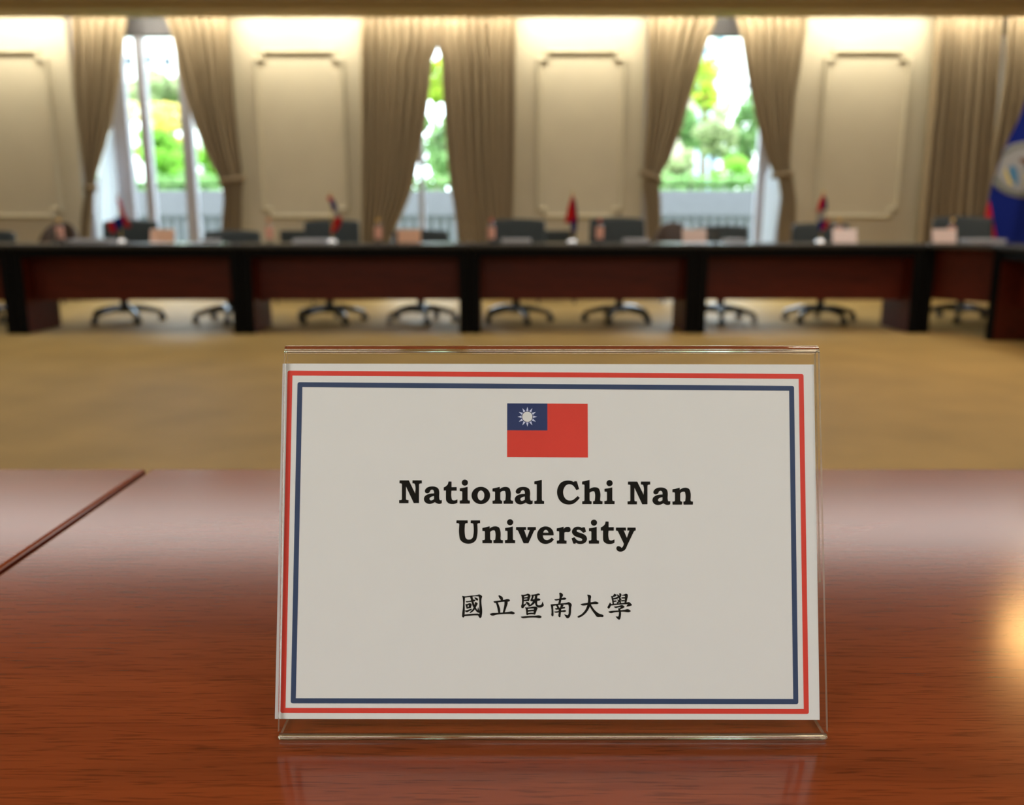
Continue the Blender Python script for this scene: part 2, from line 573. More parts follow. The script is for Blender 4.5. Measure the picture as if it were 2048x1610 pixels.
Yb = 46.0
wl = [(at(px, py, Yb).x, at(px, py, Yb).z) for px, py in ((297, 119), (336, 123), (258, 122), (375, 121), (420, 120))]
building('apartment_block', 'white block with small dark windows behind the yellow-blossomed tree', at(170, 150, Yb).x, at(500, 150, Yb).x, Yb, 12, at(300, 20, Yb).z, wl, M['render'], None, (0.42, 0.45))
Yt = 52.0
wt = [(at(px, py, Yt).x, at(px, py, Yt).z) for px, py in ((1463, 137), (1461, 172), (1459, 208), (1500, 137), (1498, 172), (1496, 208))]
building('tower_block', 'tall white tower with blue side wall and small square windows', at(1447, 150, Yt).x, at(1640, 150, Yt).x, Yt, 7, at(1500, 66, Yt).z, wt, M['render'], M['blueside'], (0.32, 0.36))
Yg = 60.0
wg = [(at(px, py, Yg).x, at(px, py, Yg).z) for px, py in ((1380, 130), (1415, 130), (1380, 175), (1415, 175), (1418, 215))]
building('apartment_block', 'beige block beside the tall white tower', at(1330, 150, Yg).x, at(1436, 150, Yg).x, Yg, 12, at(1400, 97, Yg).z, wg, M['beige'])


def tree(name, label, px, py, rx, ry, Y, leaf, seed, n=1300, ls=0.17):
    """crown of leaves centred at photo (px, py), radii given in photo pixels"""
    rnd = random.Random(seed)
    c = at(px, py, Y)
    k = Y * 0.97 / FPX
    ax, az = rx * k, ry * k
    t = thing(name, label, 'tree', (c.x, Y, -0.02), 0, 'trees outside the windows')
    bm = B()
    top = c.z
    tube(bm, [(0, 0, 0), (0.05, 0.03, top * 0.4), (-0.04, 0, top * 0.75), (0, 0, top + az * 0.3)], [0.03 * top + 0.05, 0.022 * top + 0.04, 0.012 * top + 0.03, 0.02], 8)
    for j in range(6):
        a = j * 1.05 + rnd.random()
        zz = top - az * (0.6 - 0.12 * j)
        tube(bm, [(0, 0, zz - az * 0.3), (ax * 0.3 * math.cos(a), ax * 0.3 * math.sin(a), zz), (ax * 0.75 * math.cos(a), ax * 0.75 * math.sin(a), zz + az * 0.4)],
             [0.05, 0.035, 0.012], 6)
    obj('trunk', bm, M['bark'], t)
    bm = B()
    blobs = [(rnd.gauss(0, .42), rnd.gauss(0, .42), rnd.gauss(0, .42), rnd.uniform(.25, .45)) for _ in range(16)]
    for _ in range(n):
        b = rnd.choice(blobs)
        v = Vector((rnd.gauss(0, 1), rnd.gauss(0, 1), rnd.gauss(0, 1))).normalized() * b[3] * rnd.uniform(.6, 1)
        p = Vector(((b[0] + v.x) * ax, (b[1] + v.y) * ax, top + (b[2] + v.z) * az))
        u = Vector((rnd.gauss(0, 1), rnd.gauss(0, 1), rnd.gauss(0, 1))).normalized()
        w = u.orthogonal().normalized()
        s = ls * rnd.uniform(.6, 1.3) * (ax + az) / 2
        q = [bm.verts.new(p + u * s), bm.verts.new(p + w * s * .5), bm.verts.new(p - u * s), bm.verts.new(p - w * s * .5)]
        bm.faces.new(q)
    obj('crown', bm, M[leaf], t, False)
    return t


tree('leafy_tree', 'pale olive tree rising between the white block and the yellow blossom', 325, 190, 75, 40, 36, 'lf_pale', 1)
tree('blossom_tree', 'tree covered in yellow blossom seen through the first window', 345, 238, 62, 26, 29, 'lf_yellow', 2, 800)
tree('blossom_tree', 'small yellow tree in the narrow pane beside the sheer', 255, 223, 26, 24, 30, 'lf_yellow', 3, 500)
tree('leafy_tree', 'bright green tree filling the window under the yellow blossom', 335, 320, 70, 52, 22, 'lf_bright', 4, 1500)
tree('leafy_tree', 'bright green tree close against the taupe curtain of the first window', 425, 330, 45, 55, 24, 'lf_bright', 5, 900)
tree('leafy_tree', 'lime green treetop in the slit between nearly closed curtains', 872, 165, 45, 45, 30, 'lf_lime', 6)
tree('leafy_tree', 'mid green tree low in the slit between nearly closed curtains', 888, 300, 50, 65, 23, 'lf_mid', 7, 1100)
tree('leafy_tree', 'lime tree in front of the beige block', 1412, 170, 40, 70, 40, 'lf_lime', 8, 700)
tree('leafy_tree', 'mid green tree against the taupe curtain beside the beige block', 1372, 255, 50, 50, 28, 'lf_mid', 9, 1100)
tree('leafy_tree', 'olive tree with bare trunk in the middle of the tower window', 1428, 275, 45, 48, 25, 'lf_pale', 10, 1200)
tree('leafy_tree', 'dense green tree below the tall white tower', 1492, 285, 50, 50, 27, 'lf_mid', 11, 1200)
tree('leafy_tree', 'low bright green shrubby tree over the parapet in the tower window', 1465, 348, 60, 30, 20, 'lf_bright', 12, 1000)
tree('leafy_tree', 'low olive tree beside the tied curtain of the tower window', 1352, 335, 45, 34, 21, 'lf_pale', 13, 900)


# clipped hedge behind the parapet
rnd = random.Random(77)
hz = at(320, 352, 17.0).z
bm = B()
for _ in range(5200):
    p = Vector((rnd.uniform(-9, 8.5), rnd.uniform(-0.45, 0.45), rnd.uniform(0.9, hz) + rnd.gauss(0, 0.05)))
    u = Vector((rnd.gauss(0, 1), rnd.gauss(0, 1), rnd.gauss(0, 1))).normalized()
    w = u.orthogonal().normalized()
    q = rnd.uniform(0.07, 0.15)
    bm.faces.new([bm.verts.new(p + u * q), bm.verts.new(p + w * q * .5), bm.verts.new(p - u * q), bm.verts.new(p - w * q * .5)])
hd = thing('hedge', 'low green hedge running just above the grey parapet outside', 'hedge', (0, 17.0, -0.02))
obj('foliage', bm, M['lf_mid'], hd, False)
bm = B()
for k in range(24):
    x = -8.8 + 0.74 * k
    tube(bm, [(x, 0, 0), (x + 0.03, 0, 0.9), (x - 0.03, 0.02, hz - 0.2)], [0.05, 0.035, 0.015], 6)
o = obj('stems', bm, M['bark'], hd)
o['kind'] = 'stuff'

# ------------------------------------------------------------------ curtains
def curtain(name, label, rows, Y, pleats, amp, m, cat='curtain', tie=None, group=None, zt=3.40, phase=0.0, sharp=1.0):
    """rows: (photo y, left x, right x) traced down the cloth, rebuilt at the depth Y"""
    rows = [(at(l, y, Y), at(r, y, Y)) for y, l, r in rows]
    rows = [(a.z, a.x, b.x) for a, b in rows]
    z, l, r = rows[0]
    rows = [(zt, l, r)] + rows
    z, l, r = rows[-1]
    rows.append((0.02, l, r))
    # resample in z with smooth interpolation
    zs = [zt - (zt - 0.02) * k / 70 for k in range(71)]

    def interp(z, j):
        for p, q in zip(rows, rows[1:]):
            if q[0] <= z <= p[0]:
                f = (p[0] - z) / max(1e-9, p[0] - q[0])
                return p[j] + (q[j] - p[j]) * f
        return rows[-1][j]
    n = pleats * 16
    w0 = rows[0][2] - rows[0][1]
    bm = B()
    grid = []
    for z in zs:
        l, r = interp(z, 1), interp(z, 2)
        g = max(0.25, (r - l) / w0)
        row = []
        for k in range(n + 1):
            u = k / n
            ph = 2 * math.pi * pleats * u + phase + 0.6 * math.sin(5 * u + phase) + 0.15 * math.sin(z * 1.3 + 7 * u)
            s = 1 - 2 * abs(math.sin(ph / 2)) ** 0.75      # rounded lobes with tight creases behind
            a = amp * (0.75 + 0.25 * math.sin(11 * u + phase)) * (0.6 + 0.4 * g)
            row.append(bm.verts.new((l + (r - l) * u, a * s, z)))
        grid.append(row)
    for a, b in zip(grid, grid[1:]):
        for k in range(n):
            bm.faces.new((a[k], a[k + 1], b[k + 1], b[k]))
    t = thing(name, label, cat, (0, Y, 0), 0, group)
    o = obj('cloth', bm, m, t)
    if cat == 'curtain':
        md = o.modifiers.new('thick', 'SOLIDIFY')
        md.thickness = 0.004
    if tie:
        p, q = at(tie[0], tie[2], Y), at(tie[1], tie[3], Y)
        bm = B()
        cx, hw = (p.x + q.x) / 2, abs(q.x - p.x) / 2 + 0.015
        dz = (q.z - p.z) / 2
        rings = []
        for k in range(28):
            a = 2 * math.pi * k / 28
            x, y = hw * math.cos(a), (amp + 0.012) * math.sin(a)
            zc = (p.z + q.z) / 2 + dz * math.cos(a)
            rings.append([bm.verts.new((cx + x, y, zc - 0.035)), bm.verts.new((cx + x * 1.05, y * 1.1, zc)), bm.verts.new((cx + x, y, zc + 0.035))])
        for k in range(28):
            a, b = rings[k], rings[(k + 1) % 28]
            for j in range(2):
                bm.faces.new((a[j], b[j], b[j + 1], a[j + 1]))
        tb = obj('tieback', bm, M['tie'], t)
        md = tb.modifiers.new('thick', 'SOLIDIFY')
        md.thickness = 0.006
    return t


CY = 10.98
GC = 'taupe curtains along the windowed wall'
curtain('curtain', 'taupe curtain tied back beside the white sheer at the yellow-tree window',
        [(36, 140, 254), (65, 142, 250), (100, 144, 246), (150, 146, 240), (200, 149, 232), (250, 154, 222), (300, 162, 208), (340, 169, 196), (370, 173, 189), (385, 173, 188),
         (405, 168, 186), (440, 164, 183), (490, 162, 181)], CY, 6, 0.062, M['curtain'], tie=(171, 190, 378, 376), group=GC, phase=0.4)
curtain('curtain', 'taupe curtain swept from the yellow-tree window to the panel behind the high chair',
        [(36, 332, 458), (65, 345, 460), (100, 352, 463), (150, 362, 467), (200, 375, 470), (250, 391, 474), (300, 410, 479), (335, 428, 483), (360, 440, 485), (372, 444, 485),
         (395, 449, 484), (440, 446, 483), (490, 441, 483)], CY, 7, 0.062, M['curtain'], tie=(441, 486, 364, 358), group=GC, phase=1.7)
curtain('curtain', 'taupe curtain with sweeping edge hanging across the slit window',
        [(36, 720, 874), (95, 720, 875), (108, 720, 871), (118, 721, 865), (150, 721, 862), (199, 721, 858), (250, 722, 851), (292, 722, 843), (330, 722, 835), (367, 722, 828), (400, 723, 817),
         (447, 723, 797), (490, 723, 778)], CY, 9, 0.062, M['curtain'], group=GC, phase=0.2)
curtain('curtain', 'straight full taupe curtain hanging opposite the sweeping one at the slit window',
        [(36, 874, 1032), (95, 875, 1032), (108, 879, 1032), (118, 883, 1031), (199, 886, 1031), (274, 891, 1030), (354, 898, 1029), (407, 907, 1027), (469, 915, 1024), (490, 918, 1022)],
        CY, 9, 0.06, M['curtain'], group=GC, phase=2.6)
curtain('curtain', 'taupe curtain tied back beside the beige block at the tower window',
        [(36, 1296, 1434), (60, 1296, 1425), (90, 1296, 1414), (157, 1295, 1393), (200, 1294, 1380), (247, 1292, 1367), (319, 1287, 1341), (347, 1285, 1324), (372, 1284, 1319),
         (400, 1289, 1322), (459, 1293, 1323), (490, 1294, 1322)], CY, 7, 0.062, M['curtain'], tie=(1282, 1322, 345, 362), group=GC, phase=0.9)
curtain('curtain', 'taupe curtain tied back above the white sheer at the tower window',
        [(36, 1469, 1612), (65, 1478, 1611), (109, 1485, 1603), (150, 1491, 1597), (187, 1498, 1590), (240, 1509, 1585), (281, 1520, 1581), (320, 1533, 1579), (344, 1544, 1578),
         (360, 1556, 1585), (400, 1561, 1590), (440, 1556, 1590), (490, 1550, 1590)], CY, 7, 0.062, M['curtain'], tie=(1546, 1584, 352, 348), group=GC, phase=2.2)
curtain('curtain', 'closed taupe curtain with even folds beside the wall panel and big blue flag',
        [(36, 1873, 2006), (60, 1871, 2005), (200, 1861, 1996), (316, 1850, 1987), (444, 1838, 1977), (490, 1834, 1973)], CY, 8, 0.062, M['curtain'], group=GC, phase=0.0, sharp=0.8)
curtain('curtain', 'closed taupe curtain hanging behind the big blue flag',
        [(36, 2013, 2150), (60, 2012, 2148), (150, 2006, 2141), (250, 1991, 2133), (300, 1982, 2128), (490, 1974, 2110)], CY - 0.02, 8, 0.055, M['curtain'], group=GC, phase=1.0, sharp=0.8)
GS = 'white sheer curtains'
curtain('sheer_curtain', 'gathered white sheer curtain at the yellow-tree window', [(262, 222, 227), (300, 211, 229), (340, 200, 232), (370, 194, 235), (430, 194, 236), (490, 196, 234)],
        11.16, 4, 0.018, M['sheer'], 'sheer curtain', group=GS, zt=at(222, 255, 11.16).z)
curtain('sheer_curtain', 'gathered white sheer curtain at the tower window', [(338, 1538, 1550), (350, 1533, 1562), (380, 1530, 1563), (430, 1527, 1556), (490, 1522, 1546)],
        11.14, 4, 0.025, M['sheer'], 'sheer curtain', group=GS, zt=at(1540, 330, 11.14).z)


# ------------------------------------------------------------------ tables
def table_section(label, x, y, rotz, w, dep, top, body, group, ledge=0.035, legw=0.085):
    """desk-like table section; local front is -y, origin at the front middle on the floor"""
    t = thing('conference_table', label, 'table', (x, y, 0), rotz, group)
    obj('tabletop', box(B(), -w / 2, w / 2, 0, dep, TABLE - ledge, TABLE, 0.005, 3), top, t)
    obj('apron', box(B(), -w / 2 + 0.005, w / 2 - 0.005, 0.03, 0.055, TABLE - 0.11, TABLE - ledge), M['ebony'], t, False, label='black apron under the top')
    for s in (-1, 1):
        lx = s * (w / 2 - legw / 2 - 0.002)
        lg = obj('leg', box(B(), lx - legw / 2, lx + legw / 2, 0.045, dep - 0.03, 0, TABLE - ledge, 0.003), body, t)
        obj('leg_edge', box(B(), lx - legw / 2 - 0.001, lx + legw / 2 + 0.001, 0.02, 0.045, 0, TABLE - ledge, 0.004), M['ebony'], lg, label='black edge strip')
    obj('modesty_panel', box(B(), -w / 2 + legw, w / 2 - legw, 0.22, 0.24, 0.27, TABLE - ledge), body, t, False)
    return t


GF = 'far row of conference tables'
MOD = 1.93
ROW = [(-5.185, 'far conference table cut by the frame edge beyond the brown round chair'),
       (-3.255, 'far conference table in front of the yellow-tree window'),
       (-1.325, 'far conference table in front of the slit window curtains'),
       (0.605, 'far conference table in front of the panel between slit and tower windows'),
       (2.535, 'far conference table in front of the tower window sheer')]
for x, lb in ROW:
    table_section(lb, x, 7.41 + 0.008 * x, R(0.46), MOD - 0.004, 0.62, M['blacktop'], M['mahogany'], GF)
# angled corner unit and the side arm
ct = thing('corner_table', 'angled corner table joining the far row to the side arm', 'table', (3.51, 7.44, 0))
poly = [(0.005, 0.0), (0.33, -0.36), (1.05, -0.36), (1.05, 0.62), (0.005, 0.62)]
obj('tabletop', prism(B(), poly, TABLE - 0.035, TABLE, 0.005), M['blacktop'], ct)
d = Vector((0.325, -0.36)).normalized()
nv = Vector((-d.y, d.x))
bm = B()
p0, p1 = Vector((0.03, 0.03)) - d * 0.06, Vector((0.35, -0.325))
off = nv * 0.14
prism(bm, [tuple(p0 + off), tuple(p1 + off), tuple(p1 + off + nv * 0.02), tuple(p0 + off + nv * 0.02)], 0.285, TABLE - 0.035)
obj('modesty_panel', bm, M['mahogany'], ct, False)
lg = obj('leg', box(B(), 0.004, 0.085, 0.06, 0.58, 0, TABLE - 0.035, 0.003), M['mahogany'], ct)
obj('leg_edge', box(B(), 0.003, 0.086, 0.035, 0.06, 0, TABLE - 0.035, 0.004), M['ebony'], lg, label='black edge strip')
obj('leg', box(B(), 0.99, 1.04, -0.30, 0.56, 0, TABLE - 0.035), M['mahogany'], ct, False)
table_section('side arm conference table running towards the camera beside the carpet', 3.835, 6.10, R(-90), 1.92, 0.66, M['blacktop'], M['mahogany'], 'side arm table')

# the table the sign stands on, two sections with a seam between them
NT = M['table']
for lb, xa, xb in (('glossy reddish mahogany table under the name sign', -0.2935, 1.64), ('glossy mahogany table beyond the seam, beside the sign table', -2.23, -0.2975)):
    t = thing('conference_table', lb, 'table', ((xa + xb) / 2, -0.06, 0), 0, 'near row of conference tables')
    w = (xb - xa) / 2
    bm = box(B(), -w, w, 0, 0.742, TABLE - 0.04, TABLE, 0.0028, 4)
    bm.normal_update()
    for f in bm.faces:
        if abs(f.normal.z) < 0.5:
            f.material_index = 1
    obj('tabletop', bm, [NT, M['mahogany']], t)
    obj('modesty_panel', box(B(), -w + 0.09, w - 0.09, 0.52, 0.54, 0.285, TABLE - 0.04), M['mahogany'], t, False)
    for s in (-1, 1):
        lx = s * (w - 0.045)
        obj('leg', box(B(), lx - 0.04, lx + 0.04, 0.04, 0.71, 0, TABLE - 0.04, 0.003), M['mahogany'], t)


# ------------------------------------------------------------------ acrylic name stands
def stand_mesh(width, height, lean, base=0.062, th=0.002, gap=0.0022):
    """local frame: origin at the foot of the face, x along it, +y away from the reader"""
    sl, cl = math.sin(lean), math.cos(lean)

    def P(o, t):  # o: distance behind the face plane, t: distance up the face
        return (o * cl + t * sl, -o * sl + t * cl)
    h0, h1 = 0.004, height
    o0 = -gap
    parts = {}
    w = width / 2
    bm = B()
    prof = [P(o0, h0), P(o0 + th, h0), P(o0 + th, h1), P(o0, h1)]
    a = [bm.verts.new((-w, y, z)) for y, z in prof]
    b = [bm.verts.new((w, y, z)) for y, z in prof]
    bm.faces.new((a[0], b[0], b[3], a[3]))
    bm.faces.new((a[1], a[2], b[2], b[1]))
    for q in (a, b):
        bm.faces.new(q).material_index = 1
    parts['front_sheet'] = bm
    # top fold: half ring from the front sheet over to the back flap
    bm = B()
    ri, ro = gap * 0.55, gap * 0.55 + th
    oc = o0 + ro
    prof = []
    for k in range(13):
        g = math.pi * k / 12
        prof.append(P(oc - ro * math.cos(g), h1 + ro * math.sin(g)))
    for k in range(12, -1, -1):
        g = math.pi * k / 12
        prof.append(P(oc - ri * math.cos(g), h1 + ri * math.sin(g)))
    sweep(bm, prof, -w, w)
    parts['top_fold'] = bm
    bm = B()
    t0 = height * 0.40
    f0 = oc + ri
    prof = [P(f0, t0), P(f0 + th, t0), P(f0 + th, h1), P(f0, h1)]
    a = [bm.verts.new((-w, y, z)) for y, z in prof]
    b = [bm.verts.new((w, y, z)) for y, z in prof]
    bm.faces.new((a[0], b[0], b[3], a[3]))
    bm.faces.new((a[1], a[2], b[2], b[1]))
    for q in (a, b, (a[0], a[1], b[1], b[0])):
        bm.faces.new(q).material_index = 1
    parts['back_flap'] = bm
    # heel bend from the face into the base plate
    bm = B()
    y0, z0 = P(o0, h0)
    yc, zc = P(o0 + 0.0032, h0)
    outer, inner = [], []
    a0 = math.pi - lean * 0 + 0
    for k in range(11):
        g = math.pi + lean + (math.pi / 2 - lean) * k / 10
        outer.append((yc + 0.0032 * math.cos(g), 0.0032 + 0.0032 * math.sin(g)))
        inner.append((yc + 0.0012 * math.cos(g), 0.0032 + 0.0012 * math.sin(g)))
    sweep(bm, outer + inner[::-1], -w, w)
    parts['heel_bend'] = bm
    bm = B()
    prof = [(yc, 0.0), (yc + base, 0.0), (yc + base, th), (yc, th)]
    a = [bm.verts.new((-w, y, z)) for y, z in prof]
    b = [bm.verts.new((w, y, z)) for y, z in prof]
    bm.faces.new((a[0], b[0], b[1], a[1]))
    bm.faces.new((a[3], a[2], b[2], b[3]))
    for q in (a, b, (a[1], a[2], b[2], b[1])):
        bm.faces.new(q).material_index = 1
    parts['base_plate'] = bm
    return parts


def stand(label, loc, rotz, width, height, lean, group):
    t = thing('sign_holder', label, 'sign holder', loc, rotz, group)
    for k, bm in stand_mesh(width, height, lean).items():
        solid = k in ('top_fold', 'heel_bend')
        obj(k, bm, M['acry'] if solid else [M['base' if k == 'base_plate' else 'sheet'], M['acedge']], t, solid)
    return t


LEAN = R(15.4)
SY = 0.3034
SX = 0.0158
GH = 'clear acrylic name stands'
holder = stand('clear acrylic slanted sign holder standing close on the reddish table', (SX, SY, TABLE + 0.0002), 0, 0.2122, 0.1512, LEAN, GH)

# the printed sheet; its frame: u along x, v up the slanted face, in millimetres
UP = Vector((0, math.sin(LEAN), math.cos(LEAN)))
NB = Vector((0, math.cos(LEAN), -math.sin(LEAN)))      # away from the reader
FRONT = 0.00006


def flat(points, z):
    return [Vector((u / 1000, 0, 0)) + UP * (v / 1000) + NB * z for u, v in points]


sign = thing('paper_sign', 'white printed name sheet with red and navy borders in the near holder', 'paper sign', (0, SY, TABLE), 0, 'name sheets in acrylic stands')
bm = B()
cs = [(-92.16, 8.56), (119.58, 8.14), (120.34, 146.89), (-91.41, 147.29)]
fa = [bm.verts.new(p) for p in flat(cs, 0.0)]
fb = [bm.verts.new(p) for p in flat(cs, 0.00012)]
bm.faces.new(fa)
bm.faces.new(fb)
for k in range(4):
    bm.faces.new((fa[k], fa[(k + 1) % 4], fb[(k + 1) % 4], fb[k]))
obj('sheet', bm, M['paper'], sign, False)


def smooth_poly(s):
    """'u,v[s] ...' control points to a dense outline; s marks smooth points"""
    pts = []
    for w in s.split():
        sm = w.endswith('s')
        u, v = (w[:-1] if sm else w).split(',')
        pts.append((Vector((float(u), float(v))), sm))
    n = len(pts)
    tang = []
    for i in range(n):
        p, sm = pts[i]
        if sm:
            a, b = pts[i - 1][0], pts[(i + 1) % n][0]
            la, lb = (p - a).length, (b - p).length
            t = ((p - a) / max(la, 1e-6) * lb + (b - p) / max(lb, 1e-6) * la) / max(la + lb, 1e-6)
            tang.append(t)
        else:
            tang.append(None)
    out = []
    for i in range(n):
        (p, _), (q, _) = pts[i], pts[(i + 1) % n]
        ta, tb = tang[i], tang[(i + 1) % n]
        if ta is None and tb is None:
            out.append(p)
            continue
        ch = q - p
        L = ch.length
        a = ta * L if ta is not None else (1.5 * ch - 0.5 * tb * L)
        b = tb * L if tb is not None else (1.5 * ch - 0.5 * ta * L)
        for k in range(5):
            t = k / 5
            h = (2 * t ** 3 - 3 * t * t + 1, t ** 3 - 2 * t * t + t, -2 * t ** 3 + 3 * t * t, t ** 3 - t * t)
            out.append(p * h[0] + a * h[1] + q * h[2] + b * h[3])
    return out


def fill(bm, loops, z):
    """fill 2D outlines (with holes) through a 2D curve and add the faces to bm"""
    cu = bpy.data.curves.new('outline', 'CURVE')
    cu.dimensions = '2D'
    cu.fill_mode = 'BOTH'
    for lp in loops:
        sp = cu.splines.new('POLY')
        sp.points.add(len(lp) - 1)
        for q, p in zip(sp.points, lp):
            q.co = (p[0], p[1], 0, 1)
        sp.use_cyclic_u = True
    tmp = bpy.data.objects.new('outline', cu)
    me = tmp.to_mesh()
    vs_ = [bm.verts.new(p) for p in flat([(v.co.x, v.co.y) for v in me.vertices], z)]
    for p in me.polygons:
        try:
            bm.faces.new([vs_[i] for i in p.vertices])
        except ValueError:
            pass
    tmp.to_mesh_clear()
    bpy.data.objects.remove(tmp)
    bpy.data.curves.remove(cu)


def rrect(corners, r):
    """rounded outline of a near-rectangle"""
    out = []
    n = len(corners)
    for i in range(n):
        p, q, s = Vector(corners[i - 1]), Vector(corners[i]), Vector(corners[(i + 1) % n])
        if r <= 0:
            out.append(q)
            continue
        a, b = (p - q).normalized(), (s - q).normalized()
        c = q + (a + b) * r
        for k in range(6):
            t = k / 5 * math.pi / 2
            out.append(c - b * r * math.cos(t) - a * r * math.sin(t))
    return out


def inset(corners, d):
    out = []
    n = len(corners)
    for i in range(n):
        p, q, s = Vector(corners[i - 1]), Vector(corners[i]), Vector(corners[(i + 1) % n])
        out.append(q + (p - q).normalized() * d + (s - q).normalized() * d)
    return out


def border(name, corners, wd, m):
    bm = B()
    fill(bm, [rrect(corners, 0.8), rrect(inset(corners, wd), 0)], -FRONT)
    return obj(name, bm, m, sign, False)


border('red_border', [(-90.05, 10.82), (115.40, 10.40), (116.08, 143.11), (-89.36, 144.45)], 1.95, M['inkred'])
border('navy_border', [(-86.10, 14.47), (111.40, 14.15), (112.20, 138.36), (-85.34, 139.84)], 1.97, M['inkblue'])
bm = B()
fill(bm, [[(-1.94, 110.08), (30.07, 109.92), (30.07, 131.22), (14.06, 131.31), (14.06, 120.60), (-1.93, 120.66)]], -FRONT)
fl = obj('flag_print', bm, M['inkred'], sign, False)
bm = B()
fill(bm, [[(-1.93, 120.66), (14.06, 120.60), (14.06, 131.31), (-1.92, 131.40)]], -FRONT)
ca = obj('canton', bm, M['inkflag'], fl, False)
bm = B()
cx, cy = 6.09, 126.05
fill(bm, [[(cx + 2.03 * math.cos(2 * math.pi * k / 40), cy + 2.03 * math.sin(2 * math.pi * k / 40)) for k in range(40)]], -2 * FRONT)
su = obj('sun_disc', bm, M['paper'], fl, False)
bm = B()
for k in range(12):
    a = 2 * math.pi * k / 12
    fill(bm, [[(cx + 3.92 * math.cos(a), cy + 3.92 * math.sin(a)), (cx + 2.33 * math.cos(a - 0.205), cy + 2.33 * math.sin(a - 0.205)),
               (cx + 2.33 * math.cos(a + 0.205), cy + 2.33 * math.sin(a + 0.205))]], -2 * FRONT)
obj('sun_rays', bm, M['inkpale'], fl, False)

